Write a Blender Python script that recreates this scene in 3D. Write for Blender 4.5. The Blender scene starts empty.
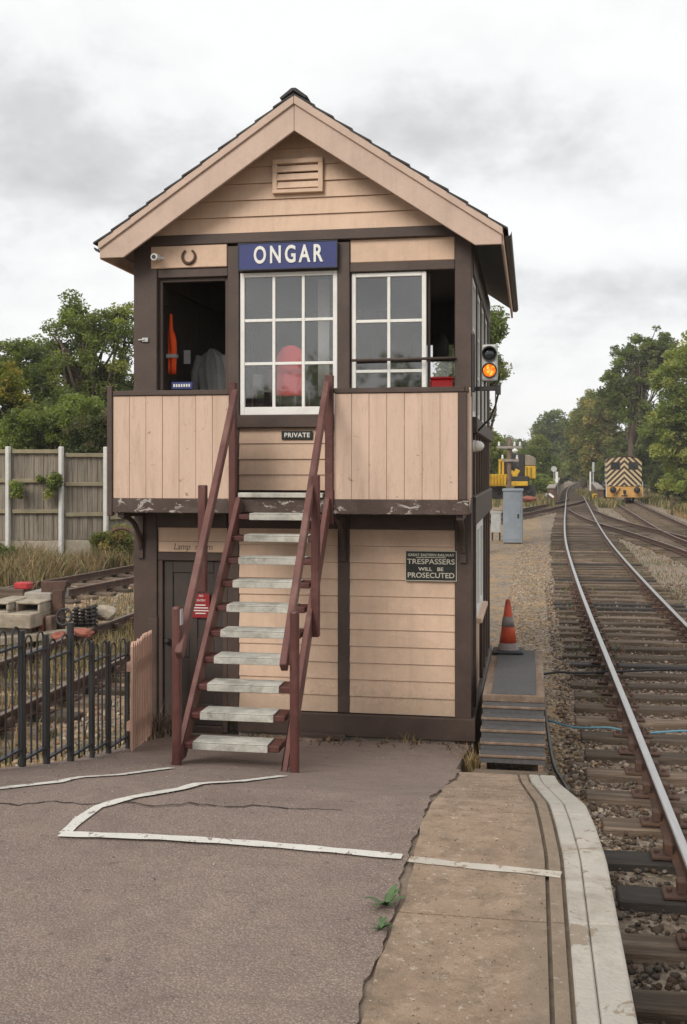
import bpy, bmesh, math, random
import numpy as np
from mathutils import Vector, Matrix
R = math.radians
rnd = random.Random(7)
scene = bpy.context.scene
COL = scene.collection

# ------------------------------------------------------------------ camera model
CAM_H, F, TH, HZ = 2.6, 1080.0, R(9.9), 467.0
def XP(px, Y):                      # world X of image column px on the plane Y
    return Y * math.tan(math.atan((px - 343.5) / F) - TH)
def DP(px, Y):
    return Y / (math.cos(TH) + (px - 343.5) / F * math.sin(TH))
def PY(px, py, Y):                  # point on the plane Y
    return (XP(px, Y), Y, CAM_H + (HZ - py) * DP(px, Y) / F)
def PZ(px, py, z):                  # point on the level z
    d = F * (CAM_H - z) / (py - HZ)
    xc = (px - 343.5) / F
    return (d * (xc * math.cos(TH) - math.sin(TH)), d * (math.cos(TH) + xc * math.sin(TH)), z)
def ramp(Y):                        # the platform and its ramp
    pts = [(-40, .915), (5.2, .915), (5.6, .88), (7.3, .495), (9.9, .08), (99, .08)]
    for (a, za), (b, zb) in zip(pts, pts[1:]):
        if Y <= b:
            return za + (zb - za) * (Y - a) / (b - a)
    return .08
def PR(px, py):                     # point on the platform / ramp
    xc = (px - 343.5) / F
    d, step = 2.0, .01
    while d < 14:
        z = CAM_H - d * (py - HZ) / F
        Y = d * (math.cos(TH) + xc * math.sin(TH))
        if z <= ramp(Y):
            return (d * (xc * math.cos(TH) - math.sin(TH)), Y, ramp(Y))
        d += step
    return (0, 10, .1)

# ------------------------------------------------------------------ materials
def lin(h):
    if not isinstance(h, str):
        return tuple(h)
    h = h.lstrip('#')
    out = []
    for i in (0, 2, 4):
        v = int(h[i:i + 2], 16) / 255
        out.append(v / 12.92 if v <= .04045 else ((v + .055) / 1.055) ** 2.4)
    return tuple(out)
class NT:
    def __init__(s, nt): s.nt = nt
    def n(s, t, **kw):
        nd = s.nt.nodes.new(t)
        for k, v in kw.items(): setattr(nd, k, v)
        return nd
    def l(s, a, b): s.nt.links.new(a, b)
    def noise(s, vec, scale, detail=4, rough=.6, dist=0):
        nd = s.n('ShaderNodeTexNoise'); nd.inputs['Scale'].default_value = scale
        nd.inputs['Detail'].default_value = detail; nd.inputs['Roughness'].default_value = rough
        nd.inputs['Distortion'].default_value = dist
        s.l(vec, nd.inputs['Vector']); return nd.outputs['Fac']
    def ramp(s, fac, stops):
        nd = s.n('ShaderNodeValToRGB'); cr = nd.color_ramp
        while len(cr.elements) < len(stops): cr.elements.new(.5)
        for e, (p, c) in zip(cr.elements, stops):
            e.position = p; e.color = (c, c, c, 1) if isinstance(c, (int, float)) else (*c, 1)
        s.l(fac, nd.inputs['Fac']); return nd.outputs['Color']
    def mix(s, fac, a, b, mode='MIX'):
        nd = s.n('ShaderNodeMix', data_type='RGBA', blend_type=mode)
        for sock, v in ((nd.inputs[0], fac), (nd.inputs[6], a), (nd.inputs[7], b)):
            if hasattr(v, 'node'): s.l(v, sock)
            elif isinstance(v, (int, float)): sock.default_value = v
            else: sock.default_value = (*v, 1) if len(v) == 3 else v
        return nd.outputs[2]
    def math(s, op, a, b=None, c=None):
        nd = s.n('ShaderNodeMath', operation=op)
        for i, v in enumerate((a, b, c)):
            if v is None: continue
            if hasattr(v, 'node'): s.l(v, nd.inputs[i])
            else: nd.inputs[i].default_value = v
        return nd.outputs[0]
    def vscale(s, vec, sc):
        nd = s.n('ShaderNodeMapping'); nd.inputs['Scale'].default_value = sc
        s.l(vec, nd.inputs['Vector']); return nd.outputs[0]
def new_mat(name):
    m = bpy.data.materials.new(name); m.use_nodes = True
    t = NT(m.node_tree); m.node_tree.nodes.clear()
    out = t.n('ShaderNodeOutputMaterial'); b = t.n('ShaderNodeBsdfPrincipled')
    t.l(b.outputs[0], out.inputs[0])
    tc = t.n('ShaderNodeTexCoord')
    return m, t, b, tc.outputs['Object'], out
def mat(name, col, rough=.75, var=.18, scale=3, bump=.15, bscale=50, dirt=None, dirt_amt=.35, dscale=2.2, metal=0, stretch=(1, 1, 1), spec=.4, peel=None, peel_at=.62, pscale=9, streak=None, streak_amt=.3, low=None):
    m, t, b, oc, out = new_mat(name)
    c = lin(col); v = t.vscale(oc, stretch)
    n1 = t.noise(v, scale, 5, .65)
    base = t.mix(t.ramp(n1, [(.3, 0), (.7, 1)]), tuple(x * (1 - var) for x in c), tuple(min(1, x * (1 + var)) for x in c))
    n2 = t.noise(v, bscale, 3, .6)
    base = t.mix(t.ramp(n2, [(.35, .0), (.75, .22)]), base, tuple(x * .6 for x in c))
    if dirt:
        n3 = t.noise(v, dscale, 6, .7, .5)
        base = t.mix(t.ramp(n3, [(.5, 0), (.72, dirt_amt)]), base, lin(dirt))
    if streak:
        n5 = t.noise(t.vscale(oc, (9, 9, .55)), 1.6, 6, .72, .3)
        base = t.mix(t.ramp(n5, [(.48, 0), (.72, streak_amt)]), base, lin(streak))
        n6 = t.noise(oc, .9, 3, .6)
        base = t.mix(t.ramp(n6, [(.35, .14), (.65, 0)]), base, tuple(min(1, x * 1.25) for x in c))
    if low:
        sx_ = t.n('ShaderNodeSeparateXYZ'); t.l(oc, sx_.inputs[0]); n7 = t.noise(oc, 5, 6, .75)
        hgt = t.math('ADD', sx_.outputs[2], t.math('MULTIPLY', n7, -.9))
        base = t.mix(t.ramp(hgt, [(.0, .34), (.16, 0)]), base, lin(low))
    if peel:
        n4 = t.noise(t.vscale(oc, (1, 1, 2.2)), pscale, 6, .7, .8)
        base = t.mix(t.ramp(n4, [(peel_at, 0), (peel_at + .02, 1)]), base, lin(peel))
    t.l(base, b.inputs['Base Color'])
    b.inputs['Roughness'].default_value = rough
    b.inputs['Metallic'].default_value = metal
    b.inputs['Specular IOR Level'].default_value = spec
    bp = t.n('ShaderNodeBump'); bp.inputs['Strength'].default_value = bump; bp.inputs['Distance'].default_value = .01
    t.l(n2, bp.inputs['Height']); t.l(bp.outputs[0], b.inputs['Normal'])
    return m
def vary(m, lo=.6, hi=1.35):
    nt = m.node_tree; t = NT(nt); b = [n for n in nt.nodes if n.type == 'BSDF_PRINCIPLED'][0]
    src = b.inputs['Base Color'].links[0].from_socket
    oi = t.n('ShaderNodeObjectInfo'); mr = t.n('ShaderNodeMapRange'); mr.inputs[3].default_value = lo; mr.inputs[4].default_value = hi
    t.l(oi.outputs['Random'], mr.inputs[0])
    h = t.n('ShaderNodeHueSaturation'); t.l(mr.outputs[0], h.inputs['Value']); t.l(src, h.inputs['Color']); t.l(h.outputs[0], b.inputs['Base Color'])
    return m
def glass_mat(name, refl=.13, tint=(1, 1, 1), dirt=.05):
    m, t, b, oc, out = new_mat(name)
    m.node_tree.nodes.remove(b)
    tr = t.n('ShaderNodeBsdfTransparent'); tr.inputs[0].default_value = (*tint, 1)
    gl = t.n('ShaderNodeBsdfGlossy'); gl.inputs['Roughness'].default_value = .03
    fr = t.n('ShaderNodeFresnel'); fr.inputs['IOR'].default_value = 1.5
    nz = t.noise(oc, 1.3, 2)
    bp = t.n('ShaderNodeBump'); bp.inputs['Strength'].default_value = .08; bp.inputs['Distance'].default_value = .012
    t.l(nz, bp.inputs['Height']); t.l(bp.outputs[0], gl.inputs['Normal'])
    f = t.math('ADD', fr.outputs[0], refl - .04)
    mx = t.n('ShaderNodeMixShader'); t.l(f, mx.inputs[0]); t.l(tr.outputs[0], mx.inputs[1]); t.l(gl.outputs[0], mx.inputs[2])
    df = t.n('ShaderNodeBsdfDiffuse'); df.inputs[0].default_value = (.5, .5, .48, 1)
    dn = t.noise(oc, 6, 5, .7)
    mx2 = t.n('ShaderNodeMixShader'); t.l(t.ramp(dn, [(.4, dirt * .4), (.75, dirt * 2.2)]), mx2.inputs[0])
    t.l(mx.outputs[0], mx2.inputs[1]); t.l(df.outputs[0], mx2.inputs[2]); t.l(mx2.outputs[0], out.inputs[0])
    return m
def leaf_mat(name):
    m, t, b, oc, out = new_mat(name)
    m.node_tree.nodes.remove(b)
    at = t.n('ShaderNodeAttribute', attribute_name='tint')
    df = t.n('ShaderNodeBsdfPrincipled'); df.inputs['Roughness'].default_value = .55; df.inputs['Specular IOR Level'].default_value = .35
    tl = t.n('ShaderNodeBsdfTranslucent')
    t.l(at.outputs['Color'], df.inputs['Base Color'])
    t.l(t.mix(1, at.outputs['Color'], (1.5, 1.6, .6), 'MULTIPLY'), tl.inputs[0])
    mx = t.n('ShaderNodeMixShader'); mx.inputs[0].default_value = .45
    t.l(df.outputs[0], mx.inputs[1]); t.l(tl.outputs[0], mx.inputs[2]); t.l(mx.outputs[0], out.inputs[0])
    return m

MT = {}
MT['cream'] = mat('cream_paint', (.62, .44, .318), .62, .09, 2.5, .22, 40, dirt=(.33, .23, .165), dirt_amt=.34, streak=(.36, .245, .17), streak_amt=.30, peel=(.34, .235, .165), peel_at=.715, pscale=12, low=(.20, .165, .115))
MT['cream_trim'] = mat('faded_cream_trim_paint', (.50, .37, .295), .62, .1, 2.5, .22, 40, dirt=(.30, .22, .17), dirt_amt=.4, streak=(.33, .24, .185), streak_amt=.3, peel=(.28, .20, .15), peel_at=.70, pscale=8)
MT['brown_door'] = mat('dark_brown_door_paint', (.043, .031, .026), .55, .2, 3, .2, 45, dirt=(.09, .07, .06), dirt_amt=.3)
MT['cream_v'] = mat('weathered_cream_paint', (.575, .415, .32), .62, .08, 2.5, .2, 60, dirt=(.30, .20, .135), dirt_amt=.42, streak=(.33, .22, .15), streak_amt=.36, dscale=5, stretch=(3, 3, .5), peel=(.26, .17, .12), peel_at=.655, pscale=9)
MT['brown'] = mat('brown_paint', (.064, .041, .032), .55, .2, 3, .2, 45, dirt=(.13, .095, .078), dirt_amt=.35)
MT['brown_peel'] = mat('peeling_brown_paint', (.062, .039, .030), .65, .2, 4, .4, 45, dirt=(.18, .14, .12), dirt_amt=.4, peel=(.36, .33, .29), peel_at=.585, pscale=8)
MT['maroon'] = mat('maroon_paint', (.088, .028, .023), .5, .22, 3, .2, 40, dirt=(.24, .12, .10), dirt_amt=.4)
MT['maroon_worn'] = mat('worn_maroon_paint', (.118, .046, .038), .55, .28, 6, .3, 40, dirt=(.22, .125, .10), dirt_amt=.7, stretch=(1, 1, .6), peel=(.30, .24, .18), peel_at=.70, pscale=16)
MT['white'] = mat('white_paint', (.74, .73, .69), .5, .06, 4, .15, 40, dirt=(.40, .38, .34), dirt_amt=.35)
MT['slate'] = mat('dark_slate', (.035, .033, .033), .7, .35, 5, .4, 25, dirt=(.09, .085, .07), dirt_amt=.4)
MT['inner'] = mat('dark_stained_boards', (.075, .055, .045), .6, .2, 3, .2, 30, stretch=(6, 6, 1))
MT['inner_pale'] = mat('grey_inner_paint', (.22, .20, .18), .7, .2, 3, .1, 30)
MT['black'] = mat('black_paint', (.022, .024, .026), .45, .3, 6, .2, 60, dirt=(.08, .06, .045), dirt_amt=.4)
MT['blue'] = mat('blue_enamel', (.024, .034, .145), .45, .08, 3, .03, 20)
MT['letter'] = mat('white_enamel', (.72, .71, .66), .4, .06, 6, .05, 40)
MT['letter_dim'] = mat('cream_lettering', (.55, .52, .42), .5, .08, 6, .05, 40)
MT['sign_black'] = mat('black_enamel', (.020, .022, .021), .35, .2, 5, .1, 40)
MT['red'] = mat('red_plastic', (.80, .04, .05), .4, .08, 3, .05, 30)
MT['vest'] = mat('orange_fabric', (.95, .10, .015), .85, .1, 5, .2, 60)
MT['silver'] = mat('reflective_tape', (.5, .5, .48), .35, .1, 5, .05, 40)
MT['tread_plate'] = mat('grey_tread_plate', (.47, .455, .40), .75, .25, 10, .5, 90, dirt=(.18, .15, .12), dirt_amt=.8, dscale=7)
MT['iron'] = mat('rusty_iron', (.085, .048, .034), .8, .35, 6, .4, 50, dirt=(.17, .075, .04), dirt_amt=.6, dscale=5)
MT['rail_top'] = mat('polished_rail_steel', (.50, .49, .48), .32, .15, 8, .1, 60, metal=.85, stretch=(6, .4, 1))
MT['rail_rust'] = mat('dull_rail_steel', (.17, .125, .10), .6, .25, 6, .3, 50)
MT['sleeper'] = mat('old_sleeper_timber', (.130, .092, .064), .9, .45, 3, .8, 22, dirt=(.29, .235, .18), dirt_amt=.7, dscale=3, stretch=(.5, 5, 5))
vary(MT['sleeper'], .45, 1.25)
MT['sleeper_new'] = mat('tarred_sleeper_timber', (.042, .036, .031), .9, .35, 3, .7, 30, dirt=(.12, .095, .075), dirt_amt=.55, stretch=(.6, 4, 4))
MT['timber'] = mat('weathered_timber', (.17, .115, .08), .9, .3, 4, .5, 30, dirt=(.34, .30, .25), dirt_amt=.4, stretch=(4, .6, 4))
MT['mat_grey'] = mat('grey_anti_slip_mat', (.085, .082, .082), .9, .2, 30, .6, 140)
MT['cone'] = mat('orange_cone_plastic', (.52, .075, .028), .5, .2, 6, .1, 40, dirt=(.22, .05, .035), dirt_amt=.5)
MT['cone_band'] = mat('worn_grey_cone_sleeve', (.20, .17, .16), .7, .3, 10, .2, 40)
MT['rubber'] = mat('black_rubber', (.03, .03, .032), .7, .2, 8, .2, 50)
MT['concrete'] = mat('pale_concrete', (.36, .31, .24), .9, .25, 5, .6, 40, dirt=(.14, .105, .075), dirt_amt=.8)
MT['post_concrete'] = mat('white_concrete', (.58, .57, .53), .9, .12, 5, .3, 40, dirt=(.25, .25, .2), dirt_amt=.4)
MT['stone'] = mat('grey_stone', (.30, .27, .23), .95, .3, 4, .6, 30)
MT['brick'] = mat('red_brick', (.27, .095, .065), .9, .3, 8, .4, 40)
MT['fence'] = mat('weathered_fence_boards', (.215, .180, .140), .9, .48, 3, .5, 30, dirt=(.34, .31, .25), dirt_amt=.5, stretch=(5, 5, .35))
MT['fence_rail'] = mat('mossy_fence_rail', (.26, .22, .14), .9, .2, 3, .4, 30)
MT['picket'] = mat('pink_picket_paint', (.47, .295, .225), .7, .15, 4, .3, 40, dirt=(.30, .19, .13), dirt_amt=.5)
MT['cabinet'] = mat('grey_cabinet_paint', (.25, .285, .32), .5, .1, 3, .1, 30, dirt=(.16, .17, .17), dirt_amt=.5)
MT['galv'] = mat('galvanised_steel', (.44, .44, .42), .5, .15, 6, .15, 40, metal=.2)
MT['yellow'] = mat('yellow_machine_paint', (.55, .33, .02), .5, .2, 3, .2, 20, dirt=(.22, .12, .03), dirt_amt=.6)
MT['amber'] = mat('ochre_loco_paint', (.60, .33, .10), .5, .15, 3, .1, 20, dirt=(.3, .15, .04), dirt_amt=.5)
MT['dark_metal'] = mat('sooty_metal', (.028, .025, .024), .6, .3, 4, .2, 30)
MT['tarp'] = mat('grey_brown_tarpaulin', (.22, .185, .14), .85, .25, 3, .4, 12)
MT['hose'] = mat('blue_hose', (.10, .24, .32), .45, .1, 8, .05, 40)
MT['bark'] = mat('tree_bark', (.10, .072, .052), .95, .3, 4, .9, 14, stretch=(3, 3, .5))
MT['tray'] = mat('faded_red_plastic', (.42, .03, .035), .5, .2, 8, .1, 40, dirt=(.2, .04, .03), dirt_amt=.5)
MT['coat'] = mat('grey_cloth', (.30, .295, .29), .9, .15, 6, .3, 40)
MT['notice'] = mat('dark_red_notice', (.26, .018, .022), .4, .08, 3, .05, 30)
MT['curtain'] = mat('white_painted_wood', (.62, .62, .60), .8, .05, 5, .1, 30)
MT['paper'] = mat('white_paper', (.70, .70, .68), .8, .05, 5, .05, 30)
MT['line'] = mat('worn_white_line_paint', (.60, .58, .53), .85, .1, 6, .4, 120, peel=(.23, .18, .155), peel_at=.585, pscale=22)
MT['line_faint'] = mat('faded_white_line_paint', (.46, .42, .36), .9, .15, 6, .4, 120, peel=(.29, .22, .155), peel_at=.56, pscale=14)
MT['joint'] = mat('sandy_joint_filler', (.20, .155, .115), .95, .3, 9, .5, 60)
MT['gap'] = mat('dirt_filled_gap', (.030, .024, .020), .95, .4, 9, .5, 60)
MT['glass'] = glass_mat('window_glass', .112, dirt=.012)
MT['glass_side'] = glass_mat('side_window_glass', .10)
MT['leaf'] = leaf_mat('leaf')
MT['skin'] = MT['paper']
def lamp_mat(name, col, strength):
    m, t, b, oc, out = new_mat(name)
    b.inputs['Base Color'].default_value = (*col, 1)
    vor = t.n('ShaderNodeTexVoronoi'); vor.inputs['Scale'].default_value = 34; t.l(oc, vor.inputs['Vector'])
    t.l(t.mix(t.ramp(vor.outputs['Distance'], [(.1, 0), (.6, 1)]), (1, .42, .07), (.75, .09, .0)), b.inputs['Emission Color'])
    b.inputs['Emission Strength'].default_value = strength
    b.inputs['Roughness'].default_value = .25
    return m
MT['amber_lamp'] = lamp_mat('lit_amber_lens', (.5, .12, .01), 1.15)
MT['dark_lens'] = mat('unlit_dark_lens', (.012, .016, .02), .12, .1, 5, 0, 20, spec=.8)

# asphalt, concrete strip, ground
def asphalt():
    m, t, b, oc, out = new_mat('old_asphalt')
    big = t.noise(oc, .7, 4, .6); mid = t.noise(oc, 5, 6, .7); fine = t.noise(oc, 150, 2, .5)
    vor = t.n('ShaderNodeTexVoronoi'); vor.inputs['Scale'].default_value = 95; t.l(oc, vor.inputs['Vector'])
    c = t.mix(t.ramp(big, [(.3, 0), (.7, 1)]), (.25, .178, .142), (.345, .252, .204))
    c = t.mix(t.ramp(mid, [(.35, .0), (.75, .55)]), c, (.135, .108, .096))
    c = t.mix(t.ramp(fine, [(.50, 0), (.66, .75)]), c, (.40, .335, .29))
    c = t.mix(t.ramp(vor.outputs['Distance'], [(.15, .0), (.55, .45)]), c, (.075, .06, .054))
    pt = t.noise(oc, 1.1, 3, .8, 1.2)
    c = t.mix(t.ramp(pt, [(.55, 0), (.60, .28)]), c, (.15, .112, .092))
    spots = t.noise(oc, 13, 2, .4)
    c = t.mix(t.ramp(spots, [(.70, 0), (.73, .5)]), c, (.10, .08, .07))
    t.l(c, b.inputs['Base Color']); b.inputs['Roughness'].default_value = .9; b.inputs['Specular IOR Level'].default_value = .25
    bp = t.n('ShaderNodeBump'); bp.inputs['Strength'].default_value = .55; bp.inputs['Distance'].default_value = .006
    t.l(t.math('ADD', vor.outputs['Distance'], fine), bp.inputs['Height'])
    bp2 = t.n('ShaderNodeBump'); bp2.inputs['Strength'].default_value = .5; bp2.inputs['Distance'].default_value = .05
    t.l(mid, bp2.inputs['Height']); t.l(bp.outputs[0], bp2.inputs['Normal']); t.l(bp2.outputs[0], b.inputs['Normal'])
    return m
MT['asphalt'] = asphalt()
def strip():
    m, t, b, oc, out = new_mat('stained_concrete')
    big = t.noise(oc, 1.6, 6, .7); mid = t.noise(oc, 9, 6, .75); fine = t.noise(oc, 140, 2, .5)
    c = t.mix(t.ramp(big, [(.35, 0), (.68, 1)]), (.215, .153, .107), (.375, .277, .198))
    c = t.mix(t.ramp(mid, [(.46, .0), (.66, .8)]), c, (.15, .11, .075))
    blo = t.noise(t.vscale(oc, (1, .5, 1)), 4.5, 5, .8, .7)
    c = t.mix(t.ramp(blo, [(.58, 0), (.66, .4)]), c, (.42, .34, .265))
    sp = t.noise(oc, 34, 3, .6)
    c = t.mix(t.ramp(sp, [(.62, 0), (.70, .6)]), c, (.47, .41, .34)); c = t.mix(t.ramp(sp, [(.30, .6), (.37, 0)]), c, (.12, .088, .062))
    c = t.mix(t.ramp(fine, [(.5, 0), (.8, .5)]), c, (.12, .09, .06))
    # darker worn lane along the tactile strip next to the coping
    sx = t.n('ShaderNodeSeparateXYZ'); t.l(oc, sx.inputs[0])
    lane = t.ramp(t.math('ADD', sx.outputs[0], t.math('MULTIPLY', mid, .12)), [(.0, 0), (.06, .5), (.2, .5)])
    c = t.mix(lane, c, (.20, .16, .12))
    t.l(c, b.inputs['Base Color']); b.inputs['Roughness'].default_value = .92; b.inputs['Specular IOR Level'].default_value = .25
    bp = t.n('ShaderNodeBump'); bp.inputs['Strength'].default_value = .6; bp.inputs['Distance'].default_value = .012
    t.l(t.math('ADD', mid, t.math('MULTIPLY', fine, .5)), bp.inputs['Height']); t.l(bp.outputs[0], b.inputs['Normal'])
    return m
MT['strip'] = strip()
MT['coping'] = mat('whitewashed_coping', (.40, .37, .32), .9, .15, 3, .6, 60, dirt=(.20, .165, .125), dirt_amt=.8, dscale=3, peel=(.25, .20, .15), peel_at=.60, pscale=6)
def ground():
    m, t, b, oc, out = new_mat('ballast_and_soil')
    v1 = t.n('ShaderNodeTexVoronoi'); v1.inputs['Scale'].default_value = 19; t.l(oc, v1.inputs['Vector'])
    big = t.noise(oc, .35, 5, .7); mid = t.noise(oc, 1.7, 6, .7); fine = t.noise(oc, 28, 4, .7)
    st = t.ramp(v1.outputs['Color'], [(.0, (.14, .105, .078)), (.45, (.29, .228, .172)), (1, (.48, .41, .33))])
    c = t.mix(t.ramp(fine, [(.35, 0), (.7, .5)]), st, (.17, .125, .09))
    sx0 = t.n('ShaderNodeSeparateXYZ'); t.l(oc, sx0.inputs[0])
    pm = t.math('MULTIPLY', t.ramp(mid, [(.47, 0), (.58, .85)]), t.math('LESS_THAN', sx0.outputs[0], .45))
    c = t.mix(pm, c, (.40, .265, .14))
    c = t.mix(t.ramp(big, [(.55, 0), (.68, .6)]), c, (.12, .12, .05))
    # verges: beyond the tracks the ground turns to rough grass
    sx = t.n('ShaderNodeSeparateXYZ'); t.l(oc, sx.inputs[0])
    e = t.math('ADD', sx.outputs[0], t.math('MULTIPLY', mid, 3.0))
    yb = t.math('MULTIPLY', t.math('MAXIMUM', t.math('SUBTRACT', sx.outputs[1], 60), 0), .05)
    right = t.math('GREATER_THAN', t.math('SUBTRACT', e, yb), 9.8)
    left = t.math('LESS_THAN', e, -10.0)
    g = t.math('MAXIMUM', right, left)
    gr = t.mix(t.ramp(mid, [(.4, 0), (.62, 1)]), (.07, .085, .03), (.23, .16, .07))
    c = t.mix(g, c, gr)
    t.l(c, b.inputs['Base Color']); b.inputs['Roughness'].default_value = .95; b.inputs['Specular IOR Level'].default_value = .2
    bp = t.n('ShaderNodeBump'); bp.inputs['Strength'].default_value = .9; bp.inputs['Distance'].default_value = .04
    t.l(t.math('ADD', t.math('MULTIPLY', v1.outputs['Distance'], -1), fine), bp.inputs['Height']); t.l(bp.outputs[0], b.inputs['Normal'])
    return m
MT['ground'] = ground()
def tinted(name, rough=.9):
    m, t, b, oc, out = new_mat(name)
    at = t.n('ShaderNodeAttribute', attribute_name='tint')
    n = t.noise(oc, 30, 4, .7)
    t.l(t.mix(t.ramp(n, [(.3, .0), (.8, .5)]), at.outputs['Color'], (.06, .045, .035)), b.inputs['Base Color'])
    b.inputs['Roughness'].default_value = rough; b.inputs['Specular IOR Level'].default_value = .25
    return m
MT['pebble'] = tinted('ballast_stone')
MT['blade'] = tinted('grass_blade', .8)
def chevron():
    m, t, b, oc, out = new_mat('wasp_stripe_paint')
    sx = t.n('ShaderNodeSeparateXYZ'); t.l(oc, sx.inputs[0])
    ax = t.math('ABSOLUTE', sx.outputs[0])
    p = t.math('ADD', sx.outputs[2], t.math('MULTIPLY', ax, 1.0))
    f = t.math('FRACT', t.math('MULTIPLY', p, 1 / .42))
    n = t.noise(oc, 4, 5, .7)
    st = t.math('GREATER_THAN', f, .5)
    c = t.mix(st, (.035, .022, .018), (.56, .43, .25))
    c = t.mix(t.ramp(n, [(.5, 0), (.8, .4)]), c, (.16, .07, .04))
    t.l(c, b.inputs['Base Color']); b.inputs['Roughness'].default_value = .5
    return m
MT['chevron'] = chevron()

# ------------------------------------------------------------------ mesh building
class MB:
    def __init__(s): s.v = []; s.f = []; s.m = []
    def face(s, idx, mi=0): s.f.append(tuple(idx)); s.m.append(mi)
    def box(s, x0, x1, y0, y1, z0, z1, mi=0):
        if x0 > x1: x0, x1 = x1, x0
        if y0 > y1: y0, y1 = y1, y0
        if z0 > z1: z0, z1 = z1, z0
        n = len(s.v)
        s.v += [(x0, y0, z0), (x1, y0, z0), (x1, y1, z0), (x0, y1, z0), (x0, y0, z1), (x1, y0, z1), (x1, y1, z1), (x0, y1, z1)]
        for q in ((3, 2, 1, 0), (4, 5, 6, 7), (0, 1, 5, 4), (1, 2, 6, 5), (2, 3, 7, 6), (3, 0, 4, 7)):
            s.face([n + i for i in q], mi)
        return s
    def hexa(s, pts, mi=0):            # 8 points: bottom ring, top ring
        n = len(s.v); s.v += [tuple(p) for p in pts]
        for q in ((3, 2, 1, 0), (4, 5, 6, 7), (0, 1, 5, 4), (1, 2, 6, 5), (2, 3, 7, 6), (3, 0, 4, 7)):
            s.face([n + i for i in q], mi)
        return s
    def prism(s, poly, vec, mi=0):     # poly: 3D points, extruded by vec
        n = len(s.v); k = len(poly); vx, vy, vz = vec
        s.v += [tuple(p) for p in poly] + [(p[0] + vx, p[1] + vy, p[2] + vz) for p in poly]
        s.face(range(n, n + k), mi); s.face(range(n + 2 * k - 1, n + k - 1, -1), mi)
        for i in range(k):
            j = (i + 1) % k
            s.face((n + j, n + i, n + k + i, n + k + j), mi)
        return s
    def bar(s, p, q, w, h, up=(0, 0, 1), mi=0):
        p, q = Vector(p), Vector(q); d = (q - p).normalized()
        u = Vector(up)
        if abs(d.dot(u)) > .98: u = Vector((0, 1, 0))
        a = d.cross(u).normalized(); b = a.cross(d).normalized()
        c = [-a * w / 2 - b * h / 2, a * w / 2 - b * h / 2, a * w / 2 + b * h / 2, -a * w / 2 + b * h / 2]
        n = len(s.v)
        s.v += [tuple(p + x) for x in c] + [tuple(q + x) for x in c]
        for qd in ((3, 2, 1, 0), (4, 5, 6, 7), (0, 1, 5, 4), (1, 2, 6, 5), (2, 3, 7, 6), (3, 0, 4, 7)):
            s.face([n + i for i in qd], mi)
        return s
    def tube(s, path, r, seg=8, mi=0, cap=True):
        path = [Vector(p) for p in path]; n0 = len(s.v); k = len(path)
        rs = r if isinstance(r, (list, tuple)) else [r] * k
        ref = Vector((0, 0, 1))
        d0 = (path[1] - path[0]).normalized()
        if abs(d0.dot(ref)) > .9: ref = Vector((1, 0, 0))
        a = d0.cross(ref).normalized()
        for i in range(k):
            d = (path[min(i + 1, k - 1)] - path[max(i - 1, 0)]).normalized()
            a = (a - d * a.dot(d)).normalized(); b = d.cross(a)
            for j in range(seg):
                t = 2 * math.pi * j / seg
                s.v.append(tuple(path[i] + (a * math.cos(t) + b * math.sin(t)) * rs[i]))
        for i in range(k - 1):
            for j in range(seg):
                j2 = (j + 1) % seg
                s.face((n0 + i * seg + j, n0 + i * seg + j2, n0 + (i + 1) * seg + j2, n0 + (i + 1) * seg + j), mi)
        if cap:
            s.face([n0 + j for j in range(seg - 1, -1, -1)], mi)
            s.face([n0 + (k - 1) * seg + j for j in range(seg)], mi)
        return s
    def lathe(s, prof, c=(0, 0, 0), seg=20, mi=0, axis='z'):
        n0 = len(s.v); k = len(prof)
        for r, h in prof:
            for j in range(seg):
                t = 2 * math.pi * j / seg; x, y = r * math.cos(t), r * math.sin(t)
                p = (x, y, h) if axis == 'z' else ((x, -h, y) if axis == 'y' else (h, x, y))
                s.v.append((c[0] + p[0], c[1] + p[1], c[2] + p[2]))
        for i in range(k - 1):
            for j in range(seg):
                j2 = (j + 1) % seg
                s.face((n0 + i * seg + j, n0 + i * seg + j2, n0 + (i + 1) * seg + j2, n0 + (i + 1) * seg + j), mi)
        s.face([n0 + j for j in range(seg - 1, -1, -1)], mi)
        s.face([n0 + (k - 1) * seg + j for j in range(seg)], mi)
        return s
    def build(s, name, mats, parent=None, bevel=0, smooth=False, seg=1):
        me = bpy.data.meshes.new(name); me.from_pydata(s.v, [], s.f)
        for m in (mats if isinstance(mats, (list, tuple)) else [mats]):
            me.materials.append(MT[m] if isinstance(m, str) else m)
        me.polygons.foreach_set('material_index', s.m)
        bm = bmesh.new(); bm.from_mesh(me); bmesh.ops.recalc_face_normals(bm, faces=bm.faces[:]); bm.to_mesh(me); bm.free()
        if smooth:
            me.polygons.foreach_set('use_smooth', [True] * len(me.polygons))
        me.update()
        o = bpy.data.objects.new(name, me); COL.objects.link(o)
        if bevel:
            b = o.modifiers.new('bevel', 'BEVEL'); b.width = bevel; b.segments = seg; b.limit_method = 'ANGLE'
        adopt(o, parent)
        return o
def adopt(o, parent):
    if parent is None: return
    w = Vector((0, 0, 0)); p = parent
    while p is not None:
        w += p.location; p = p.parent
    o.parent = parent; o.location = o.location - w
def tag(o, label=None, cat=None, group=None, kind=None):
    if label: o['label'] = label
    if cat: o['category'] = cat
    if group: o['group'] = group
    if kind: o['kind'] = kind
    return o
def thing(name, label, cat, loc=(0, 0, 0), group=None):
    o = bpy.data.objects.new(name, None); COL.objects.link(o); o.location = loc
    o.empty_display_size = .2
    return tag(o, label, cat, group)
def struct(mb, name, m, **kw):
    return tag(mb.build(name, m, **kw), kind='structure')
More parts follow.
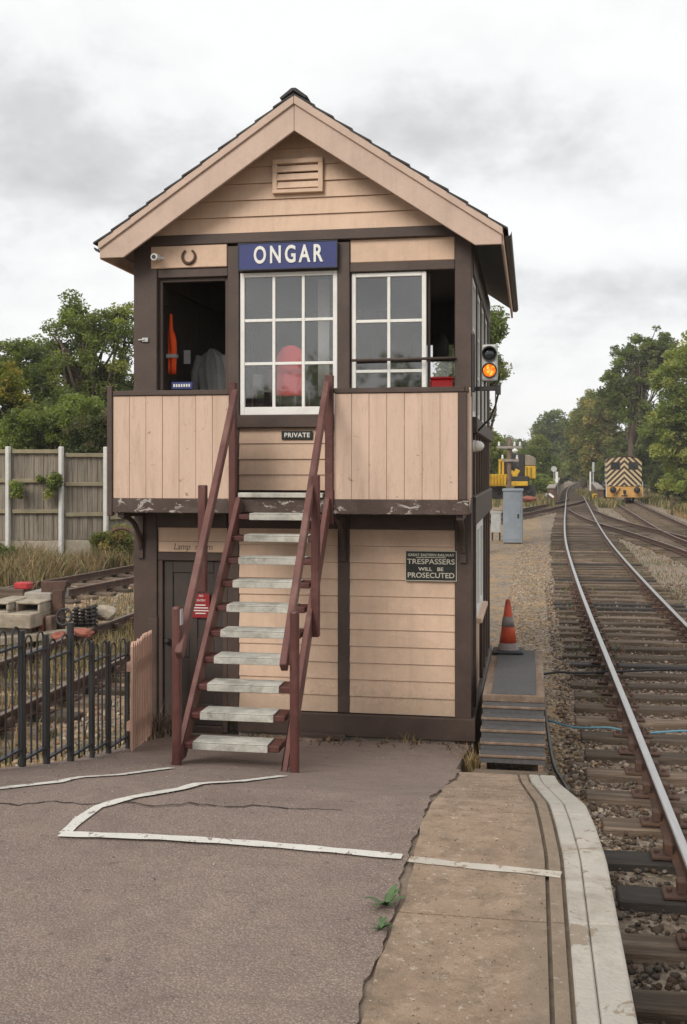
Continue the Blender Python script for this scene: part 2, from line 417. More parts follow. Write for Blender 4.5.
def kids(o): return [c for c in COL.objects if c.parent == o]
def dup(o, parent=None, loc=None):
    c = o.copy(); COL.objects.link(c); c.parent = parent
    if loc is not None: c.location = loc
    for k in kids(o): dup(k, c)
    return c
def text(s, size, loc, m, parent, name='lettering', extrude=.003, offset=0, sx=1, shear=0, space=1, rz=0, fit=None):
    cu = bpy.data.curves.new(name, 'FONT'); cu.body = s; cu.size = size; cu.align_x = 'CENTER'; cu.align_y = 'CENTER'
    cu.extrude = extrude; cu.offset = offset; cu.shear = shear; cu.space_character = space; cu.resolution_u = 4
    tmp = bpy.data.objects.new('tmp', cu); COL.objects.link(tmp)
    bpy.context.view_layer.update()
    dg = bpy.context.evaluated_depsgraph_get()
    me = bpy.data.meshes.new_from_object(tmp.evaluated_get(dg))
    bpy.data.objects.remove(tmp); bpy.data.curves.remove(cu)
    if fit:
        wx = [v.co.x for v in me.vertices]; sx = fit / (max(wx) - min(wx))
    me.transform(Matrix.Translation(loc) @ Matrix.Rotation(rz, 4, 'Z') @ Matrix.Rotation(math.pi / 2, 4, 'X') @ Matrix.Diagonal((sx, 1, 1, 1)))
    me.materials.clear(); me.materials.append(MT[m]); me.name = name
    o = bpy.data.objects.new(name, me); COL.objects.link(o); adopt(o, parent)
    return o
def np_mesh(name, verts, faces, m, parent=None, tint=None, smooth=False):
    """verts (N,3), faces (K,k) arrays; tint (N,3) colour per vertex"""
    me = bpy.data.meshes.new(name); nv, nf, k = len(verts), len(faces), faces.shape[1]
    me.vertices.add(nv); me.vertices.foreach_set('co', verts.astype(np.float32).ravel())
    me.loops.add(nf * k); me.loops.foreach_set('vertex_index', faces.astype(np.int32).ravel())
    me.polygons.add(nf); me.polygons.foreach_set('loop_start', np.arange(0, nf * k, k, dtype=np.int32))
    me.polygons.foreach_set('loop_total', np.full(nf, k, dtype=np.int32))
    if smooth: me.polygons.foreach_set('use_smooth', np.ones(nf, dtype=bool))
    if tint is not None:
        ca = me.color_attributes.new('tint', 'FLOAT_COLOR', 'POINT')
        ca.data.foreach_set('color', np.concatenate([tint, np.ones((nv, 1))], 1).astype(np.float32).ravel())
    me.materials.append(MT[m]); me.update(); me.validate()
    o = bpy.data.objects.new(name, me); COL.objects.link(o); adopt(o, parent)
    return o
def smooth_path(pts, n):
    """Catmull-Rom through 2D/3D points, n samples per span"""
    P = [np.array(p, float) for p in pts]; P = [2 * P[0] - P[1]] + P + [2 * P[-1] - P[-2]]
    out = []
    for i in range(1, len(P) - 2):
        a, b, c, d = P[i - 1:i + 3]
        for k in range(n):
            t = k / n
            out.append(.5 * ((2 * b) + (-a + c) * t + (2 * a - 5 * b + 4 * c - d) * t * t + (-a + 3 * b - 3 * c + d) * t ** 3))
    out.append(P[-2]); return out

# ------------------------------------------------------------------ camera, light, sky
cam = bpy.data.objects.new('camera', bpy.data.cameras.new('camera')); COL.objects.link(cam)
cam.location = (0, 0, CAM_H); cam.rotation_euler = (math.pi / 2, 0, TH)
cam.data.sensor_fit = 'VERTICAL'; cam.data.sensor_height = 36; cam.data.lens = F / 1024 * 36
cam.data.shift_y = -(512 - HZ) / 1024; cam.data.clip_end = 3000; cam.data.clip_start = .05
scene.camera = cam
SUN = Vector((-.36, -.80, .62)).normalized()
sl = bpy.data.lights.new('sun', 'SUN'); sl.energy = 1.6; sl.angle = R(28); sl.color = (1, .94, .86)
so = bpy.data.objects.new('sun', sl); COL.objects.link(so); so.rotation_euler = (-SUN).to_track_quat('-Z', 'Y').to_euler(); so.location = (-10, -20, 30)
w = bpy.data.worlds.new('World'); scene.world = w; w.use_nodes = True; w.node_tree.nodes.clear()
t = NT(w.node_tree)
wo = t.n('ShaderNodeOutputWorld'); bg = t.n('ShaderNodeBackground'); bg.inputs['Strength'].default_value = .1
sky = t.n('ShaderNodeTexSky', sky_type='NISHITA'); sky.sun_disc = False
sky.sun_elevation = math.asin(SUN.z); sky.sun_rotation = math.atan2(SUN.x, SUN.y)
tc = t.n('ShaderNodeTexCoord'); sx = t.n('ShaderNodeSeparateXYZ'); t.l(tc.outputs['Generated'], sx.inputs[0])
den = t.math('ADD', t.math('MAXIMUM', sx.outputs[2], 0), .42)
cmb = t.n('ShaderNodeCombineXYZ')
t.l(t.math('DIVIDE', sx.outputs[0], den), cmb.inputs[0]); t.l(t.math('DIVIDE', sx.outputs[1], den), cmb.inputs[1])
cmb.inputs[2].default_value = 3.1
v = cmb.outputs[0]
n1 = t.noise(v, 2.3, 8, .58, .1); n2 = t.noise(v, 7.0, 7, .60, .1)
def lobe(az, el, sa, se):
    """a bank of cloud in a compass direction: azimuth (deg, + to the right of the tracks' axis), elevation"""
    a = t.math('ARCTAN2', sx.outputs[0], sx.outputs[1]); e = t.math('ARCSINE', sx.outputs[2])
    da = t.math('DIVIDE', t.math('SUBTRACT', a, R(az)), R(sa)); de = t.math('DIVIDE', t.math('SUBTRACT', e, R(el)), R(se))
    q = t.math('ADD', t.math('MULTIPLY', da, da), t.math('MULTIPLY', de, de))
    return t.math('POWER', 2.718, t.math('MULTIPLY', q, -1))
f = t.math('ADD', t.math('MULTIPLY', n1, .95), t.math('ADD', t.math('MULTIPLY', n2, .60), -.20))
for (az, el, sa, se, am) in ((-25, 17.0, 9, 4.2, -.15), (3, 16.2, 9, 2.4, -.20), (-8, 17.5, 8, 2.0, -.10), (5, 9.3, 9, 1.1, -.13), (-10, 25, 26, 4.0, .16), (4, 11.8, 7, 1.6, .08), (3, 4.5, 9, 2.5, .07), (-26, 10.5, 5, 1.8, .10), (6, 20.5, 5, 1.5, .06)):
    f = t.math('ADD', f, t.math('MULTIPLY', lobe(az, el, sa, se), am))
cl = t.ramp(f, [(.24, (.40, .40, .407)), (.37, (.475, .475, .48)), (.46, (.55, .55, .553)), (.54, (.615, .615, .614)), (.68, (.655, .655, .65))])
cl10 = t.mix(1, cl, (10.0, 10.0, 10.0), 'MULTIPLY')
full = t.mix(.96, sky.outputs[0], cl10)
t.l(full, bg.inputs[0]); t.l(bg.outputs[0], wo.inputs[0])
vs = scene.view_settings; vs.view_transform = 'Standard'; vs.look = 'None'; vs.gamma = 1; vs.use_curve_mapping = False; vs.exposure = 0.66
scene.render.film_transparent = False
scene.cycles.use_denoising = True
scene.cycles.max_bounces = 8; scene.cycles.transparent_max_bounces = 16; scene.cycles.sample_clamp_indirect = 6

hm = bpy.data.materials.new('haze'); hm.use_nodes = True; hm.node_tree.nodes.clear(); MT['haze'] = hm
ht = NT(hm.node_tree); ho = ht.n('ShaderNodeOutputMaterial'); hv = ht.n('ShaderNodeVolumePrincipled'); ht.l(hv.outputs[0], ho.inputs['Volume'])
hv.inputs['Color'].default_value = (.92, .93, .95, 1); hv.inputs['Density'].default_value = .0005
# ------------------------------------------------------------------ ground, platform
m = MB()
xs = [-900, -120, -30, -8, 0, 8, 30, 120, 900]; ys = [-200, -20, 0, 10, 30, 60, 120, 260, 1500]
gid = {}
for i, x in enumerate(xs):
    for j, y in enumerate(ys):
        gid[i, j] = len(m.v); m.v.append((x, y, -.245))
for i in range(len(xs) - 1):
    for j in range(len(ys) - 1):
        m.face((gid[i, j], gid[i + 1, j], gid[i + 1, j + 1], gid[i, j + 1]))
struct(m, 'ground', 'ground')

AX = lambda y: -.512 + .010 * math.sin(y * 5.1) + .007 * math.sin(y * 13.7 + 1) + .006 * math.sin(y * 41)   # broken asphalt edge
XE = lambda y: .315 if y < 4.75 else .315 - .155 * min(1, (y - 4.75) / 2.9)      # outer edge of the coping
m = MB()
ysl = [-4, 0, 2] + [2.4 + .05 * i for i in range(150)]
n = len(ysl)
for y in ysl:
    xr = AX(y) - .012 if y < 7.9 else -.545 + .0 * y
    for x in (-3.22, -2.2, -1.2, xr): m.v.append((x, y, ramp(y) + (.012 * math.sin(x * 1.7 + y * .9) * (1 if x < -.6 else 0))))
    m.v.append((xr, y, -.3)); m.v.append((-3.22, y, -.3))
for j in range(n - 1):
    a, b = j * 6, (j + 1) * 6
    for i in range(3): m.face((a + i, a + i + 1, b + i + 1, b + i))
    m.face((a + 3, a + 4, b + 4, b + 3)); m.face((a + 5, a, b, b + 5))
m.face((0, 1, 2, 3, 4, 5)); e = (n - 1) * 6; m.face((e + 5, e + 4, e + 3, e + 2, e + 1, e))
platform = struct(m, 'platform', 'asphalt')
# concrete strip beside the coping, with two cast grooves along it
def ribbon(fx0, fx1, y0, y1, dz, depth, step=.1):
    m = MB(); k = max(2, int((y1 - y0) / step) + 1)
    for i in range(k):
        y = y0 + (y1 - y0) * i / (k - 1); z = ramp(y) + dz
        m.v += [(fx0(y), y, z), (fx1(y), y, z), (fx1(y), y, z - depth), (fx0(y), y, z - depth)]
    for i in range(k - 1):
        a, b = i * 4, i * 4 + 4
        for q in range(4): m.face((a + q, a + (q + 1) % 4, b + (q + 1) % 4, b + q))
    m.face((0, 1, 2, 3)); m.face((k * 4 - 1, k * 4 - 2, k * 4 - 3, k * 4 - 4))
    return m
SL = lambda y: -.500 + .012 * math.sin(y * 4.3 + 2) + .006 * math.sin(y * 17)
fr_ = lambda f: (lambda y: XE(y) - .26 * f)
cuts = [-4, 1.6, 4.05, 5.35, 6.45, 7.68]
for a, b in zip(cuts, cuts[1:]):
    o = struct(ribbon(SL, lambda y: XE(y) - .262, a + .006, b - .006, .006, 1.2), 'platform_paving', 'strip')
    struct(ribbon(lambda y: XE(y) - .246, lambda y: XE(y) - .198, a + .006, b - .006, .008, 1.2), 'platform_paving', 'strip')
    struct(ribbon(lambda y: XE(y) - .181, lambda y: XE(y) - .112, a + .003, b - .003, .012, 1.2), 'platform_coping', 'coping', bevel=.006)
    struct(ribbon(lambda y: XE(y) - .1095, lambda y: XE(y), a + .003, b - .003, .013, 1.2), 'platform_coping', 'coping', bevel=.012, seg=2)
struct(ribbon(lambda y: -.56, lambda y: XE(y) - .04, -4, 7.66, -.014, .9), 'platform_bedding', 'joint')
# hairline crack across the asphalt where the ramp begins
m = MB(); pts = []
for i, px in enumerate(range(0, 412, 9)):
    py = 804.5 + px * .018 + (px > 300) * (px - 300) * .05 + 1.4 * math.sin(px * .09) + rnd.uniform(-1, 1)
    p = PR(px, py); pts.append((p[0], p[1], p[2] + .012 * math.sin(p[0] * 1.7 + p[1] * .9) * (p[0] < -.6) + .003))
for a, b in zip(pts, pts[1:]):
    wd = rnd.uniform(.002, .007); n = len(m.v)
    m.v += [(a[0], a[1] - wd, a[2]), (b[0], b[1] - wd, b[2]), (b[0], b[1] + wd, b[2] + .001), (a[0], a[1] + wd, a[2] + .001)]; m.face((n, n + 1, n + 2, n + 3))
struct(m, 'platform_crack', 'gap')
# painted lines
def painted(name, pix, wd, matn, dz=.006):
    P = [Vector(PR(*p)) for p in pix]; m = MB(); Q = []
    for a, b in zip(P, P[1:]):
        k = max(2, int((b - a).length / .08))
        for i in range(k):
            q = a.lerp(b, i / k); Q.append(q)
    Q.append(P[-1])
    for i, q in enumerate(Q):
        d = (Q[min(i + 1, len(Q) - 1)] - Q[max(i - 1, 0)]); d.z = 0; d.normalize(); nx, ny = -d.y, d.x
        wj = wd * (1 + .12 * math.sin(i * 2.1))
        for s in (-1, 1):
            x, y = q.x + nx * wj * s / 2, q.y + ny * wj * s / 2
            und = .012 * math.sin(x * 1.7 + y * .9) if x < -.6 else 0
            m.v.append((x, y, ramp(y) + und + dz))
    for i in range(len(Q) - 1): m.face((2 * i, 2 * i + 1, 2 * i + 3, 2 * i + 2))
    return struct(m, name, matn)
painted('white_line', [(-8, 790), (60, 784), (120, 777.5), (172, 770)], .055, 'line')
painted('white_line', [(284, 776), (240, 783), (180, 792), (120, 804), (98, 810), (80, 822), (65, 836)], .06, 'line')
painted('white_line', [(60, 837), (160, 842), (260, 848), (350, 854.5), (402, 859)], .066, 'line', .0085)
painted('white_line', [(409, 861.5), (470, 868), (520, 873), (561, 877.5)], .066, 'line_faint', .0095)

# weeds in the gap between asphalt and concrete
def weed(px, py, s, seed, label):
    r = random.Random(seed); p = PR(px, py); m = MB()
    for i in range(17):
        a = r.uniform(0, 6.28); L = s * r.uniform(.4, 1.05); wd = L * .15; lift = r.uniform(.5, 1.5)
        dx, dy = math.cos(a), math.sin(a); n = len(m.v)
        for k in range(5):
            t_ = k / 4; q = (p[0] + dx * L * t_, p[1] + dy * L * t_, p[2] + .004 + L * lift * (t_ - .55 * t_ * t_)); ww = wd * math.sin(math.pi * (.12 + .86 * t_))
            m.v += [(q[0] - dy * ww, q[1] + dx * ww, q[2]), (q[0] + dy * ww, q[1] - dx * ww, q[2])]
        for k in range(4): m.face((n + 2 * k, n + 2 * k + 1, n + 2 * k + 3, n + 2 * k + 2))
    tag(m.build('weed', 'weed'), label, 'weed', 'weeds in the paving gap')
MT['weed'] = mat('fresh_weed_leaf', (.065, .115, .042), .6, .3, 20, .1, 40)
weed(386, 907, .085, 1, 'broad leaved green weed, the upper of two in the asphalt gap')
weed(381, 931, .05, 5, 'smaller green weed just below the broad leaved one')

# ------------------------------------------------------------------ railway tracks
PROF = [(-.06, -.155), (.06, -.155), (.06, -.143), (.012, -.130), (.012, -.05), (.034, -.038), (.034, -.006), (.026, 0), (-.026, 0), (-.034, -.006), (-.034, -.038), (-.012, -.05), (-.012, -.130), (-.06, -.143)]
def rail_mesh(path, top_mi):
    m = MB(); k = len(PROF); n = len(path)
    for i in range(n):
        d = path[min(i + 1, n - 1)] - path[max(i - 1, 0)]; d = d / np.linalg.norm(d); nx, ny = d[1], -d[0]
        for (a, b) in PROF: m.v.append((path[i][0] + nx * a, path[i][1] + ny * a, b))
    for i in range(n - 1):
        for j in range(k):
            j2 = (j + 1) % k
            m.face((i * k + j, i * k + j2, (i + 1) * k + j2, (i + 1) * k + j), top_mi if j in (6, 7, 8) else 0)
    m.face(range(k)); m.face(range(n * k - 1, n * k - k - 1, -1))
    return m
def offset(path, o):
    out = []; n = len(path)
    for i in range(n):
        d = path[min(i + 1, n - 1)] - path[max(i - 1, 0)]; d = d / np.linalg.norm(d)
        out.append(path[i] + np.array([d[1], -d[0]]) * o)
    return out
def chair_mb(c, rz, mi=0):
    m = MB(); ca, sa = math.cos(rz), math.sin(rz)
    def put(x0, x1, y0, y1, z0, z1):
        P = [(x, y, z) for z in (z0, z1) for (x, y) in ((x0, y0), (x1, y0), (x1, y1), (x0, y1))]
        m.hexa([(c[0] + x * ca - y * sa, c[1] + x * sa + y * ca, z) for x, y, z in P])
    put(-.19, .19, -.09, .09, -.172, -.146); put(.04, .10, -.06, .06, -.146, -.055); put(-.10, -.04, -.05, .05, -.146, -.065)
    for s in (-.15, .15): put(s - .016, s + .016, -.016, .016, -.146, -.118)
    return m
def railway(label, cpts, spacing, near, rng, bright=(True, True), rails=((-.7525, 0, 1e9), (.7525, 0, 1e9)), half=1.28, dark_every=0, chairs=26, group=None):
    root = thing('railway_track', label, 'railway track', (float(cpts[0][0]), float(cpts[0][1]), -.2), group)
    path = smooth_path(cpts, 14)
    for (o, y0, y1), br in zip(rails, bright):
        p = [q for q in offset(path, o) if y0 <= q[1] <= y1]
        rail_mesh(p, 1).build('rail', ['iron', 'rail_top' if br else 'rail_rust'], root)
    # sleepers by arc length
    seglen = [0.0]
    for a, b in zip(path, path[1:]): seglen.append(seglen[-1] + float(np.linalg.norm(b - a)))
    s = .2; i = 0; k = 0; rest = MB()
    while s < seglen[-1]:
        while seglen[i + 1] < s: i += 1
        f_ = (s - seglen[i]) / (seglen[i + 1] - seglen[i]); q = path[i] * (1 - f_) + path[i + 1] * f_
        d = path[i + 1] - path[i]; d = d / np.linalg.norm(d); nx, ny = d[1], -d[0]
        hl = half + rng.uniform(-.05, .05); wd = rng.uniform(.115, .135); sh = rng.uniform(-.04, .04); tl = rng.uniform(-.02, .02)
        zt = -.172 + rng.uniform(-.012, .004)
        def put(m):
            e = []
            for z in (-.32, zt):
                for a, b in ((-hl + sh, -wd), (hl + sh, -wd), (hl + sh, wd), (-hl + sh, wd)):
                    bb = b + a * tl; e.append((q[0] + nx * a + d[0] * bb, q[1] + ny * a + d[1] * bb, z + (a * .004)))
            m.hexa(e)
        if k < near:
            mb = MB(); put(mb)
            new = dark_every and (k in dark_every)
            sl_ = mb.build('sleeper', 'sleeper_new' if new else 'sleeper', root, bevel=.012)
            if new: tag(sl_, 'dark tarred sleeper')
            if k < chairs:
                for (o, y0, y1) in rails:
                    cx, cy = q[0] + nx * o, q[1] + ny * o
                    if y0 <= cy <= y1: chair_mb((cx, cy), math.atan2(ny, nx)).build('rail_chair', 'iron', sl_, bevel=.006)
        else: put(rest)
        s += spacing * rng.uniform(.95, 1.05); k += 1
    if rest.v: tag(rest.build('sleeper', 'sleeper', root), kind='stuff')
    return root
MAIN = [(1.775, 2.2), (1.775, 10), (1.775, 25), (1.92, 38.5), (2.30, 53), (2.85, 70), (3.5, 90), (4.6, 122), (6.0, 152), (8.4, 187), (10.8, 216), (16, 262)]
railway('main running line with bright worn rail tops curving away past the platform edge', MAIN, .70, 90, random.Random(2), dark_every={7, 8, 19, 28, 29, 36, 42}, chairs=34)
railway('branching track with rusty rails that leaves the main line towards the right', [(5.8, 18), (5.75, 26), (5.62, 32), (5.25, 38), (4.6, 45), (3.8, 52), (3.25, 60), (3.0, 68)], .72, 50, random.Random(3), (False, False), chairs=14)
railway('siding at the right whose rusty rails lead up to the striped locomotive', [(8.6, 24), (7.1, 30), (6.2, 38), (6.02, 46), (6.3, 60), (6.85, 83), (7.1, 96)], .74, 40, random.Random(4), (False, False), chairs=10)
railway('crossing track that cuts across the main line to the left towards the crane', [(-3.2, 52), (-1.0, 62.4), (.86, 72.4), (2.2, 79.5), (3.3, 86.5), (3.75, 92)], .75, 30, random.Random(5), (False, False), chairs=0)
railway('rusty weed grown track behind the black railings, left of the signal box', [(-6.265, 6), (-6.265, 15), (-6.265, 30), (-6.2, 60)], .74, 60, random.Random(6), (False, False), chairs=20)
railway('rusty far track in front of the board fence', [(-11.6, 14), (-10.75, 20), (-10.0, 25), (-9.55, 29), (-8.9, 38), (-8.2, 50)], .72, 40, random.Random(8), (False, False), chairs=10)

# loose stones near the camera: one heap nobody could count
g = np.random.default_rng(3)
def stones(name, N, sampler, smin, smax, cols, z=-.205):
    ico = bmesh.new(); bmesh.ops.create_icosphere(ico, subdivisions=1, radius=1)
    V = np.array([v.co[:] for v in ico.verts]); Fc = np.array([[v.index for v in f.verts] for f in ico.faces]); ico.free()
    P = sampler(N); N = len(P); k = len(V)
    s = g.uniform(smin, smax, (N, 1, 1)) * g.uniform(.6, 1.25, (N, 1, 3))
    jit = 1 + g.uniform(-.42, .38, (N, k, 1))
    A = g.normal(size=(N, 3, 3)); Q, _ = np.linalg.qr(A)
    W = np.einsum('nki,nij->nkj', V[None] * jit * s, Q)
    W[:, :, 2] *= .8
    W += P[:, None, :]
    tint = np.array(cols)[g.integers(0, len(cols), N)] * g.uniform(.65, 1.3, (N, 1))
    if name == 'ballast': tint = tint * np.clip(.52 + (P[:, 1:2] - 6) * .07, .52, 1.1)      # shading of the near trackbed painted into the stone tint, fading with distance
    o = np_mesh(name, W.reshape(-1, 3), (Fc[None] + (np.arange(N) * k)[:, None, None]).reshape(-1, 3), 'pebble', tint=np.repeat(tint, k, 0))
    return tag(o, kind='stuff')
SC = [(.25, .195, .145), (.17, .125, .09), (.14, .09, .06), (.34, .285, .23), (.20, .128, .085), (.12, .095, .08), (.19, .16, .135), (.11, .075, .052)]
def samp_track(N):
    y = 3.2 + 24 * g.random(N) ** 1.75; x = g.uniform(.30, 4.4, N)
    ok = (np.abs(x - 1.0225) > .10) & (np.abs(x - 2.5275) > .10) & ~((x < .62) & (y < 7.7) & (x < .33))
    x, y = x[ok], y[ok]; return np.stack([x, y, np.full(len(x), -.238) + g.uniform(-.015, .02, len(x))], 1)
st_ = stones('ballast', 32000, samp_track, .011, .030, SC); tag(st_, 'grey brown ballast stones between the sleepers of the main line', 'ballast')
def samp_cess(N):
    y = 8 + 32 * g.random(N) ** 1.5; x = g.uniform(-.5, .66, N); ok = ~((x < .14) & (y < 11.4))
    x, y = x[ok], y[ok]; return np.stack([x, y, np.full(len(x), -.240)], 1)
st_ = stones('gravel', 7500, samp_cess, .010, .028, [(.40, .31, .22), (.30, .235, .17), (.48, .41, .32), (.22, .165, .12), (.38, .26, .15)]); tag(st_, 'tan gravel beside the signal box wall', 'gravel')
def samp_left(N):
    y = 6 + 24 * g.random(N) ** 1.2; x = g.uniform(-11.5, -3.3, N)
    ok = (np.abs(x + 5.51) > .10) & (np.abs(x + 7.02) > .10)
    x, y = x[ok], y[ok]; return np.stack([x, y, np.full(len(x), -.235)], 1)
st_ = stones('rubble', 7000, samp_left, .015, .045, [(.40, .29, .19), (.31, .21, .135), (.44, .34, .23), (.32, .16, .10), (.46, .41, .34)]); tag(st_, 'brown stones and brick rubble around the left hand tracks', 'rubble')

# grass: blades, nobody could count them
def blades(name, P, h, wd, cols, lean=.45):
    N = len(P); a = g.uniform(0, 6.283, N); L = h * g.uniform(.45, 1.15, N) if np.isscalar(h) else h * g.uniform(.6, 1.15, N)
    dx, dy = np.cos(a), np.sin(a); ln = g.uniform(.05, lean, N) * L; w_ = wd * g.uniform(.6, 1.3, N)
    b = g.uniform(0, 6.283, N); ex, ey = np.cos(b), np.sin(b)
    V = np.zeros((N, 5, 3))
    V[:, 0] = P - np.stack([ex * w_, ey * w_, 0 * w_], 1); V[:, 1] = P + np.stack([ex * w_, ey * w_, 0 * w_], 1)
    mid = P + np.stack([dx * ln * .35, dy * ln * .35, L * .6], 1)
    V[:, 2] = mid + np.stack([ex * w_, ey * w_, 0 * w_], 1) * .7; V[:, 3] = mid - np.stack([ex * w_, ey * w_, 0 * w_], 1) * .7
    V[:, 4] = P + np.stack([dx * ln, dy * ln, L], 1)
    base = (np.arange(N) * 5)[:, None]
    T = np.concatenate([base + np.array([[0, 1, 2]]), base + np.array([[0, 2, 3]]), base + np.array([[3, 2, 4]])], 0)
    tint = np.array(cols)[g.integers(0, len(cols), N)] * g.uniform(.7, 1.25, (N, 1))
    return tag(np_mesh(name, V.reshape(-1, 3), T, 'blade', tint=np.repeat(tint, 5, 0)), kind='stuff')
DRY = [(.30, .215, .09), (.36, .27, .13), (.22, .17, .07), (.16, .15, .055), (.10, .115, .04)]
GRN = [(.075, .105, .03), (.11, .135, .04), (.15, .15, .06), (.20, .17, .07)]
def scat(N, x0, x1, y0, y1, z=-.21, patch=None):
    x = g.uniform(x0, x1, N); y = g.uniform(y0, y1, N)
    if patch:
        keep = (np.sin(x * patch + 1.3) + np.sin(y * patch * .8 + x * .7) + g.normal(0, .5, N)) > .1
        x, y = x[keep], y[keep]
    return np.stack([x, y, np.full(len(x), z)], 1)
q0 = np.concatenate([scat(15000, -17.5, -11.0, 22.5, 29.2), scat(5000, -11.5, -8.6, 27.5, 31)])
hf = .30 + .55 * np.clip(.5 + .5 * np.sin(q0[:, 0] * 2.3 + np.sin(q0[:, 1] * 1.9) * 1.5) * np.cos(q0[:, 1] * 1.4 + .6) + g.normal(0, .12, len(q0)), 0, 1)
b_ = blades('dry_grass', q0, hf, .012, DRY + [(.24, .13, .08), (.40, .31, .17)], .9); tag(b_, 'tall straw coloured grass along the foot of the board fence', 'grass')
b_ = blades('low_grass', np.concatenate([scat(7000, -6.9, -5.6, 7, 24, patch=.9), scat(9000, -8.9, -3.4, 8, 26, patch=1.6), scat(2600, -5.2, -3.3, 8, 14, patch=.8)]), .20, .008, DRY); tag(b_, 'low dry grass and weeds among the left hand tracks', 'grass')
b_ = blades('weedy_growth', np.concatenate([scat(5200, .6, 4.2, 13, 40, -.2, patch=1.9), scat(5500, 2.8, 9, 26, 75, -.2, patch=1.1)]), .10, .010, GRN + [(.28, .12, .06)], .7); tag(b_, 'small green and rusty weeds growing between the sleepers', 'weeds')
b_ = blades('sunburnt_grass', scat(5000, 8.2, 13, 46, 70), .22, .03, [(.36, .23, .10), (.30, .20, .09), (.26, .20, .10)]); tag(b_, 'short orange dry grass beside the siding at the right edge', 'grass')
b_ = blades('lineside_grass', np.concatenate([scat(9000, 8.6, 22, 45, 110), scat(9000, -6, 1.6, 76, 190), scat(8000, 8, 22, 110, 230), scat(2500, 4.6, 6.3, 76, 120)]), .55, .05, GRN + DRY[:2]); tag(b_, 'rough green and straw grass on the verges by the far trees', 'grass')

def samp_grit(N):
    x = g.uniform(-3.1, -.55, N); y = g.uniform(2.6, 9.4, N); k = (np.sin(x * 2.1 + 1) + np.sin(y * 1.7 + x) + g.normal(0, 1, N)) > -.2; x, y = x[k], y[k]
    z = np.array([ramp(b) + (.012 * math.sin(a * 1.7 + b * .9) if a < -.6 else 0) + .001 for a, b in zip(x, y)]); return np.stack([x, y, z], 1)
tag(stones('grit', 2600, samp_grit, .0016, .0048, [(.42, .37, .32), (.16, .12, .10), (.30, .25, .21)]), 'loose grit scattered over the asphalt ramp', 'grit')
def samp_grit2(N):
    x = g.uniform(-.48, .05, N); y = g.uniform(3, 7.6, N); return np.stack([x, y, np.array([ramp(b) + .007 for b in y])], 1)
tag(stones('fine_grit', 700, samp_grit2, .0015, .0045, [(.46, .40, .33), (.14, .10, .075), (.28, .21, .15)]), 'fine grit on the concrete paving strip', 'grit')
P_ = np.stack([g.normal(-.505, .022, 420), g.uniform(3, 8, 420), np.zeros(420)], 1); P_[:, 2] = [ramp(b) - .012 for b in P_[:, 1]]

hz_ = MB().box(-260, 260, -60, 460, -1.3, 26); hz_ = hz_.build('haze', 'haze'); tag(hz_, kind='stuff')

# ------------------------------------------------------------------ the signal box
YF, YB, XL, XR, YD = 9.8, 14.0, -3.73, -.535, 9.2      # front wall, back wall, left, right, front of the landing
X = lambda px, Y=YF: XP(px, Y)
box = thing('signal_box', 'cream and brown timber signal box with a gabled slate roof beside the track', 'signal box', ((XL + XR) / 2, YF, 0))
CX = -2.110
def boards(x0, x1, z0, z1, y, pitch, name='weatherboarding', m='cream', parent=None, xf=None, lip=.016):
    """horizontal lapped boards on a front wall; xf(z) -> (x0, x1) where the ends follow a slope"""
    mb = MB(); k = max(1, round((z1 - z0) / pitch)); p = (z1 - z0) / k
    for i in range(k):
        a, b = z0 + i * p, z0 + (i + 1) * p - .003
        xa = xf(a) if xf else (x0, x1); xb = xf(b) if xf else (x0, x1)
        if xb[1] - xb[0] < .02: continue
        j = rnd.uniform(-.0015, .0015)
        mb.hexa([(xa[0], y - lip + j, a), (xa[1], y - lip + j, a), (xa[1], y + .03, a), (xa[0], y + .03, a),
                 (xb[0], y - .003 + j, b), (xb[1], y - .003 + j, b), (xb[1], y + .03, b), (xb[0], y + .03, b)])
    return mb.build(name, m, parent or box)
def B(name, m, *bx, bevel=.006, parent=None, label=None):
    mb = MB()
    for b in bx: mb.box(*b)
    o = mb.build(name, m, parent or box, bevel=bevel)
    if label: o['label'] = label
    return o
xA, xB_, xC, xD, xE, xF2 = X(158), X(228), X(239.5), X(338), X(350), X(455)      # edges of the posts
# corner posts and intermediate posts
B('post', 'brown', (XL, xA, YF - .03, YF + .15, .10, 4.69))
B('post', 'brown', (xF2, XR, YF - .03, YF + .15, .10, 4.69))
B('post', 'brown', (xB_, xC, YF - .02, YF + .10, .34, 4.67))
B('post', 'brown', (xD, xE, YF - .02, YF + .10, .34, 4.67))
B('post', 'brown', (XL, XL + .14, YB - .14, YB, 0, 4.69)); B('post', 'brown', (XR - .14, XR, YB - .14, YB, 0, 4.69))
B('beam', 'brown', (XL - .02, XR + .02, YF - .045, YF + .14, 4.69, 4.785), label='brown beam under the gable')
zs = 4.39
B('rail', 'brown', (xA, xB_, YF - .012, YF + .08, zs, 4.475), (xC, xD, YF - .012, YF + .08, zs + .03, 4.46), (xE, xF2, YF - .012, YF + .08, zs, 4.475))
B('panel', 'cream', (X(152), xB_ - .002, YF - .034, YF + .06, 4.477, 4.687), label='cream panel over the open left window')
B('panel', 'cream', (xE + .002, xF2 - .002, YF + .0, YF + .06, 4.477, 4.69), label='cream panel over the right hand window')
B('panel', 'brown', (xC + .002, xD - .002, YF + .012, YF + .06, 4.462, 4.69))
